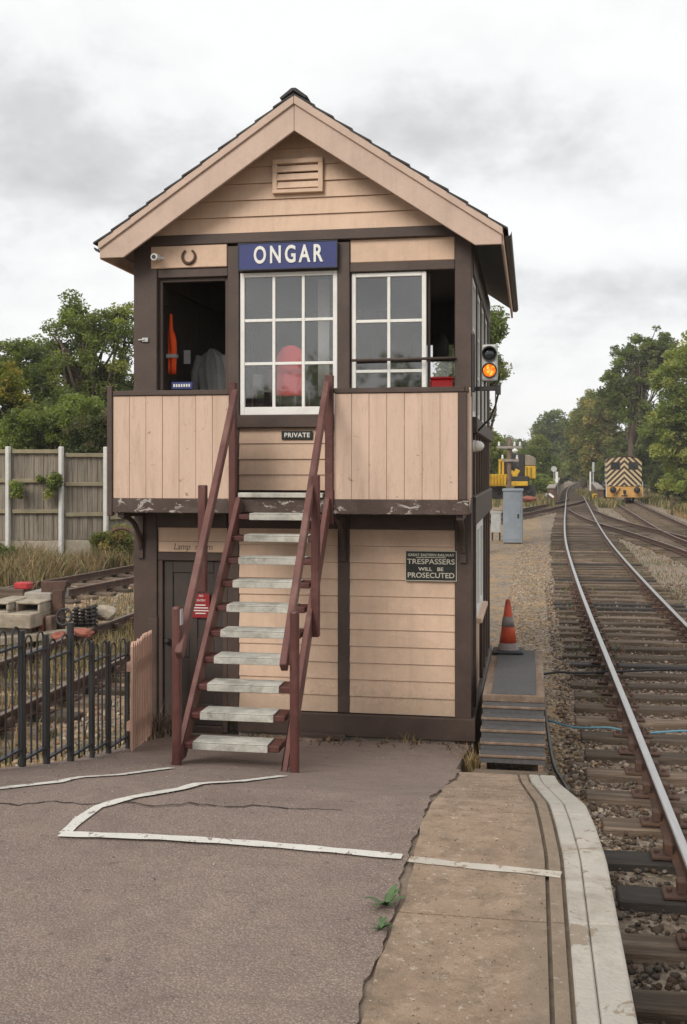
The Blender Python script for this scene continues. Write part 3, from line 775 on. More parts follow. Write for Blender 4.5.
# gable
SL_ = .680; RZ = 5.985
gx = lambda z: (CX - (RZ - .12 - z) / SL_, CX + (RZ - .12 - z) / SL_)
boards(0, 0, 4.785, 5.86, YF - .008, .158, xf=gx, lip=.02)
vx0, vx1 = X(273, YF - .03), X(323.5, YF - .03); vz0, vz1 = 5.13, 5.45
lv = B('gable_vent', 'cream', (vx0, vx1, YF - .065, YF - .02, vz1 - .045, vz1), (vx0, vx1, YF - .075, YF - .02, vz0, vz0 + .035), (vx0, vx0 + .045, YF - .065, YF - .02, vz0 + .035, vz1 - .045), (vx1 - .045, vx1, YF - .065, YF - .02, vz0 + .035, vz1 - .045), bevel=.004)
m = MB()
for i in range(3):
    z = vz0 + .05 + i * .075
    m.hexa([(vx0 + .045, YF - .06, z), (vx1 - .045, YF - .06, z), (vx1 - .045, YF - .045, z - .004), (vx0 + .045, YF - .045, z - .004),
            (vx0 + .045, YF - .042, z + .058), (vx1 - .045, YF - .042, z + .058), (vx1 - .045, YF - .028, z + .058), (vx0 + .045, YF - .028, z + .058)])
m.build('louvre', 'cream', lv)
B('vent_opening', 'dark_metal', (vx0 + .045, vx1 - .045, YF - .0275, YF - .02, vz0 + .035, vz1 - .045), parent=lv, bevel=0)
# roof: two slate slopes, ridge, barge boards, soffit, fascia, gutter
HW, Y0, Y1 = 1.884, YF - .29, YB + .28
def slope(s, a0, a1, d0, d1, y0, y1):
    """slab on slope s (-1 left, +1 right) between distances a0..a1 across, depths d0..d1 below the roof plane"""
    P = []
    for z_ in (d1, d0):
        for (aa, yy) in ((a0, y0), (a1, y0), (a1, y1), (a0, y1)):
            P.append((CX + s * aa, yy, RZ - SL_ * aa - z_))
    return P
def slate_slope(s):
    m = MB(); n = 11; p = HW / n; r = random.Random(5 + s)
    for i in range(n):
        a0, a1 = i * p, (i + 1) * p + .02
        y = Y0 - .03 + (.13 if i % 2 else 0) * 0
        y = Y0 - .035 + r.uniform(0, .012)
        while y < Y1:
            y2 = min(Y1, y + r.uniform(.24, .27)); j = r.uniform(0, .006)
            P = []
            for z_ in (.030, .012):
                for (aa, yy, lift) in ((a0, y, -.012), (a1, y, .004 + j), (a1, y2 - .004, .004 + j), (a0, y2 - .004, -.012)):
                    P.append((CX + s * aa, yy, RZ - SL_ * aa - z_ + lift))
            m.hexa(P); y = y2
    return m
rf = B('roof', 'inner', bevel=0) if False else MB().hexa(slope(-1, 0, HW - .02, .032, .075, Y0 + .02, Y1 - .02)).hexa(slope(1, 0.001, HW - .02, .032, .075, Y0 + .02, Y1 - .02)).build('roof', 'brown', box)
for s in (-1, 1): slate_slope(s).build('slate_slope', 'slate', rf)
m = MB(); y = Y0 - .04
while y < Y1:
    y2 = min(y + .34, Y1 + .01); zz = rnd.uniform(0, .008)
    m.prism([(CX - .13, y, RZ - .062), (CX - .02, y, RZ + .014 + zz), (CX + .02, y, RZ + .014 + zz), (CX + .13, y, RZ - .062), (CX + .11, y, RZ - .082), (CX, y, RZ - .006), (CX - .11, y, RZ - .082)], (0, y2 - y - .006, 0)); y = y2
m.build('ridge_tiles', 'slate', rf, bevel=.006)
for s in (-1, 1):
    zt = lambda a: RZ - SL_ * a - .040
    w_ = .315; e = HW - .035
    poly = [(0, zt(0)), (e, zt(e)), (e, zt(e) - .145), (e - .15, zt(e) - .145), (e - .22, zt(e - .22) - w_), (0, zt(0) - w_)]
    poly[3] = (e - (w_ - .145) / SL_ * .92, zt(e) - .145); poly[4] = (e - (w_ - .145) / SL_ - .01, zt(e - (w_ - .145) / SL_ - .01) - w_)
    poly = poly[:4] + [poly[5]]
    m = MB().prism([(CX + s * (a + .0012), Y0 - .005, z) for a, z in poly], (0, .03, 0))
    bb = m.build('barge_board', 'cream_trim', rf, bevel=.004)
    strip_ = [(0, zt(0) + .004), (e + .01, zt(e + .01) + .004), (e + .01, zt(e) - .072), (0, zt(0) - .078)]
    MB().prism([(CX + s * (a + .0012), Y0 - .026, z) for a, z in strip_], (0, .02, 0)).build('barge_moulding', 'cream_trim', rf, bevel=.005)
    # eaves
    xe = CX + s * (HW - .03)
    B('fascia', 'cream', (xe - .012, xe + .012, Y0 + .03, Y1 - .02, RZ - SL_ * HW - .165, RZ - SL_ * HW - .045), parent=rf)
    m = MB(); k = 10; prof = []
    for i in range(k + 1):
        a = math.pi * i / k; prof.append((-.042 * math.cos(a), -.042 * math.sin(a)))
    for i in range(k, -1, -1):
        a = math.pi * i / k; prof.append((-.037 * math.cos(a), -.037 * math.sin(a)))
    gxx, gzz = CX + s * (HW + .01), RZ - SL_ * HW - .045
    m.prism([(gxx + a, Y0 + .06, gzz + b) for a, b in prof], (0, Y1 - Y0 - .08, 0))
    m.build('gutter', 'black', rf)
B('ceiling', 'inner', (XL + .12, XR - .12, YF + .12, YB - .12, 4.66, 4.69), bevel=0)
# upper left opening (sash slid away) : frame only
def frame(name, x0, x1, z0, z1, y0, y1, wd, m, parent, bevel=.004, sill=None):
    s_ = sill or wd
    mb = MB(); mb.box(x0, x0 + wd, y0, y1, z0, z1); mb.box(x1 - wd, x1, y0, y1, z0, z1)
    mb.box(x0 + wd, x1 - wd, y0, y1, z1 - wd, z1); mb.box(x0 + wd, x1 - wd, y0, y1, z0, z0 + s_)
    return mb.build(name, m, parent, bevel=bevel)
def sash(x0, x1, z0, z1, y, cols, rows, parent=None, wd=.045, bar=.028, sill=None, xs=None, zs_=None, label=None, d=.045):
    w_ = frame('window', x0, x1, z0, z1, y, y + d, wd, 'white', parent or box, sill=sill)
    if label: w_['label'] = label
    mb = MB(); s_ = sill or wd
    xs = xs or [x0 + wd + (x1 - x0 - 2 * wd) * i / cols for i in range(1, cols)]
    zs_ = zs_ or [z0 + s_ + (z1 - z0 - wd - s_) * i / rows for i in range(1, rows)]
    for a in xs: mb.box(a - bar / 2, a + bar / 2, y + .006, y + d - .008, z0 + s_, z1 - wd)
    edges = [x0 + wd] + [q for a in xs for q in (a - bar / 2, a + bar / 2)] + [x1 - wd]
    for c in zs_:
        for i in range(0, len(edges), 2): mb.box(edges[i], edges[i + 1], y + .006, y + d - .008, c - bar / 2, c + bar / 2)
    mb.build('glazing_bars', 'white', w_, bevel=.003)
    MB().box(x0 + wd - .004, x1 - wd + .004, y + d * .5, y + d * .5 + .004, z0 + s_ - .004, z1 - wd + .004).build('pane', 'glass', w_)
    return w_
frame('window_frame', xA, xB_, 3.05, zs, YF + .03, YF + .09, .035, 'brown', box)
zb_mid = 3.085
sash(xC + .006, xD - .006, zb_mid, 4.415, YF + .0, 3, 3, wd=.042, sill=.075, label='white nine pane window over the stair head')
B('window_sill', 'brown', (xC - .02, xD + .02, YF - .06, YF + .06, 2.965, 3.083))
boards(xC - .01, xD + .01, 2.385, 2.965, YF + .0, .14)
xs1 = X(426)
sash(xE + .012, xs1, 2.98, 4.385, YF + .02, 2, 3, wd=.04, label='white sliding sash of the right hand window', zs_=[3.48, 3.94])
B('window_frame', 'brown', (xs1 + .002, xs1 + .03, YF + .09, YF + .13, 3.0, 4.385), (xE, xF2, YF + .01, YF + .08, 2.93, 2.975), bevel=.003)
m = MB().tube([(X(352, YF - .05), YF - .05, 3.575), (X(456, YF - .05), YF - .05, 3.583)], .013, 8); m.build('window_bar', 'brown', box, smooth=True)
# walls behind the landing panels, lower storey
B('wall', 'brown', (xA, xB_, YF + .02, YF + .10, 2.10, 3.05), (xE, xF2, YF + .02, YF + .10, 2.10, 2.93), (xC, xD, YF + .035, YF + .10, 2.10, 2.95), bevel=0)
B('beam', 'brown', (xA, xB_, YF - .035, YF + .02, 2.03, 2.19), (xC, xD, YF - .035, YF + .02, 2.03, 2.19), (xE, xF2, YF - .035, YF + .02, 2.03, 2.19), label='dark beam under the landing')
LX0 = X(240)
boards(xC, xD, .345, 2.03, YF, .152)
boards(xE, xF2, .345, 2.03, YF, .152)
B('wall', 'inner', (xC, xD, YF + .035, YF + .10, .1, 2.1), (xE, xF2, YF + .035, YF + .10, .1, 2.1), bevel=0)
B('plinth', 'brown', (xC - .0, XR + .035, YF - .065, YF + .05, .135, .335), label='brown plinth board along the foot of the wall')
B('footing', 'stone', (xC, XR + .01, YF - .02, YF + .1, -.25, .133), bevel=0)
# door of the lower room with its over panel
lp = B('panel', 'cream', (xA + .002, xB_ - .002, YF - .006, YF + .05, 1.795, 2.03), label='cream panel with faint script above the lower door')
B('panel_joint', 'brown', (xA + .002, xB_ - .002, YF - .0075, YF - .004, 1.895, 1.899), parent=lp, bevel=0)
B('door_frame', 'brown', (xA, xB_, YF - .012, YF + .06, 1.715, 1.793), (xA, xA + .05, YF - .01, YF + .06, .1, 1.715), (xB_ - .05, xB_, YF - .01, YF + .06, .1, 1.715), (xA + .05, xB_ - .05, YF - .01, YF + .06, .08, .16))
d0, d1 = xA + .052, xB_ - .052
dr = B('door', 'brown_door', (d0, d1, YF + .035, YF + .055, .162, 1.713), bevel=0)
mid_ = (d0 + d1) / 2
B('door_rails', 'brown_door', (d0, d0 + .09, YF + .02, YF + .036, .162, 1.713), (d1 - .09, d1, YF + .02, YF + .036, .162, 1.713), (mid_ - .04, mid_ + .04, YF + .02, YF + .036, .36, 1.60), (d0 + .09, d1 - .09, YF + .02, YF + .036, 1.60, 1.713), (d0 + .09, mid_ - .04, YF + .02, YF + .036, .80, .98), (mid_ + .04, d1 - .09, YF + .02, YF + .036, .80, .98), (d0 + .09, d1 - .09, YF + .02, YF + .036, .162, .36), parent=dr, bevel=.005)
MB().lathe([(.022, 0), (.03, .02), (.03, .04), (.012, .055)], (d0 + .045, YF + .02, .95), 12, axis='y').build('handle', 'dark_metal', dr, smooth=True)
# landing : deck, fascia, panels, brackets
lx0, lx1 = X(108, YD), X(468.5, YD)
nl0, nl1 = X(229.5, YD), X(236.5, YD)      # stair newels
nr0, nr1 = X(325.5, YD), X(333.5, YD)
ld = B('landing', 'brown_peel', (lx0, nl1, YD, YD + .045, 2.19, 2.318), (nr0, lx1, YD, YD + .045, 2.19, 2.318), (nl1 + .002, nr0 - .002, YD + .003, YD + .045, 2.20, 2.33), bevel=.006, label='brown landing with flaking paint along its edge')
m = MB()
for i in range(5): m.box(lx0 + .02, lx1 - .02, YD + .05 + i * .11, YD + .05 + i * .11 + .104, 2.285, 2.318)
m.build('deck_boards', 'timber', ld)
B('end_board', 'brown', (lx0, lx0 + .04, YD + .047, YF - .032, 2.19, 2.318), (lx1 - .04, lx1, YD + .047, YF - .032, 2.19, 2.318), parent=ld)
B('threshold', 'tread_plate', (nl1 + .02, nr0 - .02, YD - .03, YD + .09, 2.332, 2.375), parent=ld)
def bal_panel(x0, x1, zc):
    m = MB(); k = max(2, round((x1 - x0) / .162)); p = (x1 - x0) / k
    for i in range(k):
        j = rnd.uniform(-.002, .002)
        m.box(x0 + i * p + .0014, x0 + (i + 1) * p - .0014, YD + .008 + j, YD + .028 + j, 2.32, zc)
    o = m.build('balustrade_panel', 'cream_v', ld, bevel=.002)
    return o
bal_panel(lx0 + .045, nl0 - .004, 3.235); bal_panel(nr1 + .004, X(458, YD), 3.235)
for c_b in ((lx0 + .046, nl0 - .002, YD - .008, YD + .05, 3.237, 3.283), (nr1 + .002, lx1 - .03, YD - .008, YD + .05, 3.237, 3.283), (lx0 + .002, lx0 + .044, YD + .047, YF - .032, 3.237, 3.281), (lx1 - .028, lx1, YD - .008, YF - .032, 3.237, 3.283)):
    B('balustrade_cap', 'brown', c_b, parent=ld)
B('corner_post', 'brown', (lx0 - .006, lx0 + .043, YD - .012, YD + .045, 2.16, 3.33), parent=ld)
B('corner_post', 'brown', (X(458, YD) + .004, lx1 - .012, YD - .006, YD + .05, 2.319, 3.236), parent=ld)
B('side_panel', 'cream_v', (lx0 + .01, lx0 + .03, YD + .05, YF - .032, 2.32, 3.235), parent=ld)
B('side_panel', 'cream_v', (lx1 - .024, lx1 - .004, YD + .052, YF - .032, 2.32, 3.235), parent=ld)
B('newel_post', 'maroon', (nl0, nl1, YD - .035, YD + .03, 2.10, 3.345), parent=ld)
B('newel_post', 'maroon', (nr0, nr1, YD - .035, YD + .03, 2.10, 3.395), parent=ld)
def bracket(xc):
    m = MB(); pts = [(YF - .062 - .46 * (1 - math.cos(a)), 1.83 + .325 * math.sin(a)) for a in [math.pi / 2 * i / 8 for i in range(9)]]
    m.tube([(xc, y, z) for y, z in pts], .024, 6)
    m.box(xc - .028, xc + .028, YF - .062, YF - .034, 1.74, 2.188)
    m.box(xc - .028, xc + .028, YD + .05, YF - .064, 2.145, 2.188)
    m.build('bracket', 'brown', ld)
for xc in ((XL + xA) / 2 - .04, (xD + xE) / 2, (xF2 + XR) / 2): bracket(xc)
m = MB(); px_ = XR + .004
m.tube([(px_, YD + .1, 3.28), (px_, YD + .1, 2.3), (px_ - .02, YD + .1, 2.2), (px_ - .07, YD + .1, 2.165)], .013, 8)
m.build('cable_conduit', 'cream', box, smooth=True)
# side wall facing the track
XO = XR
zsil = 3.02
B('side_beam', 'brown', (XO - .14, XO + .012, YF + .152, YB - .142, 4.38, 4.688))
ps = [YF + .15, 10.72, 11.62, 12.52, 13.42, YB - .14]
for y in ps[1:-1]: B('post', 'brown', (XO - .12, XO + .006, y - .05, y + .05, 3.065, 4.378))
B('window_sill', 'brown', (XO - .12, XO + .04, YF + .152, YB, 2.92, 3.06))
for a, b in zip(ps, ps[1:]):
    a2, b2 = a + (.052 if a > ps[0] else .002), b - (.052 if b < ps[-1] else .002)
    m = MB(); x0, x1 = XO - .055, XO - .010; wd = .055
    m.box(x0, x1, a2, a2 + wd, 3.065, 4.376); m.box(x0, x1, b2 - wd, b2, 3.065, 4.376); m.box(x0, x1, a2 + wd, b2 - wd, 4.326, 4.376); m.box(x0, x1, a2 + wd, b2 - wd, 3.065, 3.13)
    w_ = m.build('window', 'white', box, bevel=.004)
    m = MB(); c = (a2 + b2) / 2; m.box(x0 + .006, x1 - .006, c - .013, c + .013, 3.13, 4.326)
    for z in (3.52, 3.92):
        m.box(x0 + .008, x1 - .008, a2 + wd, c - .014, z - .013, z + .013); m.box(x0 + .008, x1 - .008, c + .014, b2 - wd, z - .013, z + .013)
    m.build('glazing_bars', 'white', w_)
    MB().box(x0 + .02, x0 + .024, a2 + wd - .004, b2 - wd + .004, 3.126, 4.33).build('pane', 'glass_side', w_)
B('side_wall', 'cream', (XO - .1, XO - .02, YF + .152, YB - .142, 2.33, 2.918), bevel=0)
for i, y in enumerate([10.35, 10.9, 11.45, 12.0, 12.55, 13.1, 13.6]): B('batten', 'brown', (XO - .018, XO + .004, y - .03, y + .03, 2.332, 2.917), bevel=.003)
B('batten', 'brown', (XO - .018, XO + .016, YF + .152, YB - .142, 2.60, 2.64), bevel=0) if False else None
B('side_skirt', 'brown', (XO - .1, XO + .03, YF + .152, YB, 2.06, 2.328), label='broad brown board between the storeys on the track side')
B('side_wall', 'cream', (XO - .1, XO - .02, YF + .152, 10.3, .32, 2.058), (XO - .1, XO - .02, 11.62, YB - .142, .32, 2.058), (XO - .1, XO - .02, 10.3, 11.62, .32, 1.12), bevel=0)
for y in (10.25, 11.67, 12.3, 13.0, 13.6): B('batten', 'brown', (XO - .018, XO + .016, y - .04, y + .04, .34, 2.058), bevel=.003)
for a, b in ((10.31, 10.94), (10.97, 11.61)):
    m = MB(); m.box(XO - .06, XO + .02, a, a + .06, 1.17, 2.056); m.box(XO - .06, XO + .02, b - .06, b, 1.17, 2.056); m.box(XO - .06, XO + .02, a + .06, b - .06, 1.99, 2.056); m.box(XO - .06, XO + .02, a + .06, b - .06, 1.17, 1.24)
    w_ = m.build('lower_window', 'white', box, bevel=.004)
    MB().box(XO - .03, XO - .026, a + .055, b - .055, 1.236, 1.994).build('pane', 'glass_side', w_)
B('window_sill', 'cream', (XO - .09, XO + .07, 10.28, 11.64, 1.122, 1.168))
B('plinth', 'brown', (XO - .05, XO + .03, YF + .052, YB, -.2, .318))
# left and back walls
B('side_wall', 'cream', (XL + .03, XL + .1, YF + .152, YB - .142, 0, 4.40), bevel=0)
B('side_beam', 'brown', (XL - .012, XL + .14, YF + .152, YB - .142, 4.402, 4.688))
xb0, xb1 = XL + .142, XR - .142
bw = [(-1.42, -.72)]
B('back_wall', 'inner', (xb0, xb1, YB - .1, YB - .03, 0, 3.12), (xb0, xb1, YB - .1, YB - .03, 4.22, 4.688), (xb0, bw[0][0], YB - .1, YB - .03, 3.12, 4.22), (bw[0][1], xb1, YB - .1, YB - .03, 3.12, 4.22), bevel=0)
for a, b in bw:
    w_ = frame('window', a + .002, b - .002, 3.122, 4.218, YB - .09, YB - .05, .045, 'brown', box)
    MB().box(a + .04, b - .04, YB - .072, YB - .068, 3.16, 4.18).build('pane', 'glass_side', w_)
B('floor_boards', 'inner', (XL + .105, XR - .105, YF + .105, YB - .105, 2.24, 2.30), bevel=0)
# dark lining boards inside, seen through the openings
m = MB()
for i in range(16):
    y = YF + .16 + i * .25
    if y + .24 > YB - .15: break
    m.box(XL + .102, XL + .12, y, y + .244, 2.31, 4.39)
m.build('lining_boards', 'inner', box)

# ------------------------------------------------------------------ staircase
sxl0, sxl1 = X(236, YD), X(242, YD); sxr0, sxr1 = X(318.5, YD), X(325, YD)
st = thing('staircase', 'steep open timber staircase with maroon handrails and grey treads', 'staircase', ((sxl0 + sxr1) / 2, 7.4, .5))
z0s, y0s, z1s, y1s = .625, 7.45, 2.37, 9.2
n_t = 10; dz = (z1s - z0s) / n_t; dy = (y1s - y0s) / n_t
SX = -2.510, -1.760           # inner faces of the strings
def stringer(x0, x1):
    up = Vector((0, dy, dz)).normalized()
    m = MB()
    yb = 7.30; zb = ramp(7.3) + .004; sl = dz / dy
    prof = [(yb - .02, zb), (yb + .21, zb), (YD - .04, zb + sl * (YD - .04 - yb - .21)), (YD - .04, 2.33), (YD - .06, 2.34), (yb - .02, zb + .12)]
    prof[5] = (yb - .02, 2.34 - sl * (YD - .06 - yb + .02))
    m.prism([(x0 + .05 * (9.2 - y) / 1.9, y, z) for y, z in prof], (x1 - x0, 0, 0))
    return m.build('stringer', 'maroon_worn', st, bevel=.006)
stringer(SX[0] - .042, SX[0]); stringer(SX[1], SX[1] + .042)
for i in range(n_t):
    z = z0s + i * dz; y = y0s + i * dy
    tr_ = MB().box(SX[0] + .001, SX[1] - .001, y + .004, y + .235, z - .05, z - .006).build('tread', 'maroon', st, bevel=.006)
    k = (SX[1] - SX[0]); a, b = SX[0] + .112, SX[1] - .085
    m = MB().box(a, b, y - .006, y + .20, z - .004, z + .006); m.box(a, b, y - .010, y + .002, z - .052, z - .005)
    m.build('tread_plate', 'tread_plate', tr_, bevel=.003)
def bar(name, p, q, w_, h, mm, bevel=.006):
    return MB().bar(p, q, w_, h, mi=0).build(name, mm, st, bevel=bevel)
gz = ramp(7.35)
lp0 = (X(174.5, 7.2), 7.2); rp0 = (X(293, 7.2), 7.2)
# bottom posts
lz1 = PY(176, 607, 7.2)[2]; rz1 = PY(286, 611, 7.2)[2]
def post_round(x, y, z0, z1, wd):
    m = MB().box(x - wd / 2, x + wd / 2, y - wd / 2, y + wd / 2, z0, z1)
    return m.build('post', 'maroon', st, bevel=.018, seg=2)
post_round(lp0[0], 7.25, ramp(7.25) - .05, lz1, .062); post_round(rp0[0], 7.25, ramp(7.25) - .05, rz1, .062)
B('post_plate', 'galv', (lp0[0] + .0315, lp0[0] + .036, 7.222, 7.278, lz1 - .13, lz1 - .02), parent=st, bevel=0)
# handrails from the landing newels to the bottom posts
hl1 = (X(235.5, YD - .07), YD - .07, 3.25); hl0 = PY(176.5, 656, 7.20)
hr1 = (X(327, YD - .07), YD - .07, 3.31); hr0 = PY(285.5, 668, 7.20)
bar('handrail', (X(179, 7.2), 7.2, hl0[2]), hl1, .05, .085, 'maroon_worn')
bar('handrail', (X(283.5, 7.2), 7.2, hr0[2]), hr1, .05, .085, 'maroon_worn')
# middle posts between string and handrail
def on_rail(h0, h1, y): return h0[2] + (h1[2] - h0[2]) * (y - h0[1]) / (h1[1] - h0[1])
sl = dz / dy
for side, (px, ph0, ph1) in (('l', (207.5, hl0, hl1)), ('r', (304, hr0, hr1))):
    y = 8.32; zs0 = .62 + sl * (y - 7.45) - .22
    x = X(px, y)
    top = on_rail(ph0, ph1, y) + (.03 if side == 'l' else .1)
    x = (SX[0] - .085) if side == 'l' else (SX[1] + .085)
    if side == 'l': zs0 = 1.60
    MB().box(x - .032, x + .032, y - .032, y + .032, zs0, top).build('post', 'maroon', st, bevel=.006)
for nm in ():
    pass

# ------------------------------------------------------------------ signs and fittings on the box
def plate(name, px0, px1, py0, py1, Y, m, label, cat, th=.02, frame_m=None, fw=.012):
    a = PY(px0, py1, Y); b = PY(px1, py0, Y)
    zc0, zc1 = (a[2] + PY(px1, py1, Y)[2]) / 2, (b[2] + PY(px0, py0, Y)[2]) / 2
    root = thing(name, label, cat, ((a[0] + b[0]) / 2, Y, zc0))
    MB().box(a[0], b[0], Y, Y + th, zc0, zc1).build('board', m, root, bevel=.003)
    if frame_m: frame('border', a[0] - fw, b[0] + fw, zc0 - fw, zc1 + fw, Y - .006, Y + th - .002, fw, frame_m, root, bevel=.002)
    return root, (a[0] + b[0]) / 2, (zc0 + zc1) / 2, b[0] - a[0], zc1 - zc0
YS = YF - .075
r_, cx, cz, wd, ht = plate('name_board', 238, 337.5, 241.5, 269, YS, 'blue', 'blue enamel station name board reading ONGAR under the gable', 'sign', .03)
text('ONGAR', .222, (cx + .005, YS - .002, cz + .002), 'letter', r_, extrude=.006, offset=.005, space=1.36, fit=.655)
frame('border', cx - wd / 2, cx + wd / 2, cz - ht / 2, cz + ht / 2, YS - .006, YS - .0005, .008, 'sign_black', r_, bevel=0)
YS = YF - .03
r_, cx, cz, wd, ht = plate('private_sign', 281.5, 312.5, 431, 439.5, YS, 'sign_black', 'small black plate reading PRIVATE over the stair head', 'sign', .012)
text('PRIVATE', .058, (cx, YS - .001, cz), 'letter', r_, extrude=.002, offset=.0012, space=1.12, fit=wd * .82)
YS = YF - .035
r_, cx, cz, wd, ht = plate('warning_sign', 406, 456, 551.5, 580.5, YS, 'sign_black', 'black cast iron sign warning that trespassers will be prosecuted', 'sign', .018, 'letter_dim', .006)
u = ht / 29
text('GREAT EASTERN RAILWAY', .033, (cx, YS - .001, cz + u * 10.8), 'letter_dim', r_, extrude=.002, offset=.0006, fit=wd * .93)
text('TRESPASSERS', .066, (cx, YS - .001, cz + u * 4.1), 'letter_dim', r_, extrude=.003, offset=.0004, fit=wd * .95)
text('WILL   BE', .044, (cx, YS - .001, cz - u * 3.3), 'letter_dim', r_, extrude=.003, offset=.0008, fit=wd * .5)
text('PROSECUTED', .066, (cx, YS - .001, cz - u * 9.6), 'letter_dim', r_, extrude=.003, offset=.0004, fit=wd * .93)
B('underline', 'letter_dim', (cx - wd * .3, cx + wd * .3, YS - .004, YS - .0005, cz + u * 8.15, cz + u * 8.75), parent=r_, bevel=0)
YS = YF + .008
r_, cx, cz, wd, ht = plate('door_notice', 190.5, 209.5, 593.5, 618, YS, 'notice', 'red notice with white text on the lower door', 'sign', .012)
for i, (s, z) in enumerate((('NO', .094), ('ENTRY', .05))): text(s, .028, (cx + .012, YS - .001, cz + z), 'letter', r_, extrude=.001)
for i, wl in enumerate((.10, .15, .16, .10)): B('text_line', 'letter', (cx - wl / 2 + .005, cx + wl / 2 + .005, YS - .002, YS - .0003, cz + .002 - i * .026, cz + .011 - i * .026), parent=r_, bevel=0)
text('Lamp  room', .085, (X(193), YF - .0065, 1.845), 'brown', lp, extrude=.0005, shear=.25, sx=.9)
# horseshoe
hs = PY(189.5, 257, YF - .02); m = MB(); m.tube([(hs[0] + .062 * math.sin(a), YF - .046, hs[2] - .062 * math.cos(a) * 1.05) for a in [(-150 + 300 * i / 16) * math.pi / 180 for i in range(17)]], [.010 + .005 * math.sin(math.pi * i / 16) for i in range(17)], 8)
tag(m.build('horseshoe', 'iron', smooth=True), 'rusty horseshoe nailed to the cream panel over the left window', 'horseshoe')
# security camera
cc = PY(156, 258, YF - .12); c_ = thing('security_camera', 'small white security camera on the top left corner post', 'security camera', cc)
MB().lathe([(.03, 0), (.034, .01), (.034, .10), (.028, .12)], (cc[0], YF - .15, cc[2]), 16, axis='y').build('body', 'white', c_, smooth=True) if False else MB().tube([(cc[0], YF - .18, cc[2]), (cc[0], YF - .07, cc[2] + .01)], .034, 14).build('body', 'white', c_, bevel=.004)
MB().tube([(cc[0], YF - .1825, cc[2]), (cc[0], YF - .179, cc[2])], .021, 12).build('lens', 'dark_lens', c_)
MB().tube([(cc[0], YF - .09, cc[2] + .01), (cc[0] + .045, YF - .032, cc[2] + .01)], .014, 8).build('arm', 'white', c_)
# bracket lamp / catch on the left post
q = PY(145, 340, YF - .035); c_ = thing('window_catch', 'small galvanised catch fixed to the left corner post', 'catch', q)
MB().box(q[0] - .025, q[0] + .035, YF - .05, YF - .031, q[2] - .02, q[2] + .02).build('plate', 'galv', c_, bevel=.003)
MB().tube([(q[0] - .06, YF - .045, q[2]), (q[0], YF - .055, q[2])], .008, 6).build('pin', 'galv', c_)
# bulkhead lamp on the track side
q = (XR + .012, 10.12, 2.6 + (467 - 446) * DP(478, 10.12) / F); c_ = thing('bulkhead_lamp', 'white bulkhead lamp on the track side wall under the sill', 'lamp', q)
MB().lathe([(.052, 0), (.056, .012), (.056, .03), (.0, .031)], (XR - .018, 10.12, q[2]), 18, axis='x').build('base', 'white', c_, smooth=False)
MB().lathe([(.052, .031), (.050, .06), (.040, .092), (.018, .112), (.002, .116)], (XR - .018, 10.12, q[2]), 18, axis='x').build('cover', 'white', c_, smooth=True)
# colour light signal on a bracket at the corner of the box
sy = 9.88; sc_ = PY(489.5, 363, sy); zb = sc_[2] - .185
sg = thing('signal_light', 'two lens signal head on the corner of the box, its lower amber lens lit', 'signal', (sc_[0], sy, zb))
MB().box(sc_[0] - .072, sc_[0] + .072, sy - .02, sy + .11, zb + .02, zb + .355).build('housing', 'galv', sg, bevel=.022, seg=2)
for dz_, mt, nm in ((.265, 'dark_lens', 'unlit_lens'), (.115, 'amber_lamp', 'lit_lens')):
    m = MB(); k = 20; c0 = (sc_[0], sy - .02, zb + dz_)
    ln = MB().lathe([(.056, .001), (.055, .006), (.035, .013), (.002, .016)], c0, 20, axis='y').build(nm, mt, sg, smooth=True)
    prof = []
    n0 = 0
    m = MB()
    for r0, r1, dd in ((.056, .068, .03),):
        for i in range(k):
            a0, a1 = 2 * math.pi * i / k, 2 * math.pi * (i + 1) / k
            dep = lambda a: .018 + .05 * max(0, math.sin(a))
            P = []
            for (rr) in (r0, r1):
                pass
            ring = lambda a, rr, yy: (c0[0] + rr * math.cos(a), yy, c0[2] + rr * math.sin(a))
            m.hexa([ring(a0, r0, c0[1]), ring(a1, r0, c0[1]), ring(a1, r1, c0[1]), ring(a0, r1, c0[1]), ring(a0, r0, c0[1] - dep(a0)), ring(a1, r0, c0[1] - dep(a1)), ring(a1, r1, c0[1] - dep(a1)), ring(a0, r1, c0[1] - dep(a0))])
    m.build('hood', 'dark_metal', sg)
MB().box(XR + .002, XR + .025, YF - .03, YF + .12, 3.28, 3.80).build('mounting_plate', 'dark_metal', sg, bevel=.003)
zA = zb - .03
m = MB(); m.box(XR + .026, sc_[0] + .10, sy + .02, sy + .06, zA - .035, zA + .005); m.box(sc_[0] - .055, sc_[0] - .035, sy + .025, sy + .055, zA + .005, zb + .03); m.box(sc_[0] + .035, sc_[0] + .055, sy + .025, sy + .055, zA + .005, zb + .03)
m.box(sc_[0] + .06, sc_[0] + .10, sy + .0, sy + .08, zA - .07, zA + .02)
m.build('bracket_arm', 'dark_metal', sg, bevel=.003)
MB().tube([(sc_[0] + .08, sy + .06, zA - .05), (sc_[0] + .05, sy + .12, zA - .16), (sc_[0] + .0, sy + .16, zA - .28), (XR + .01, sy + .25, zA - .42)], .010, 6).build('cable', 'black', sg)

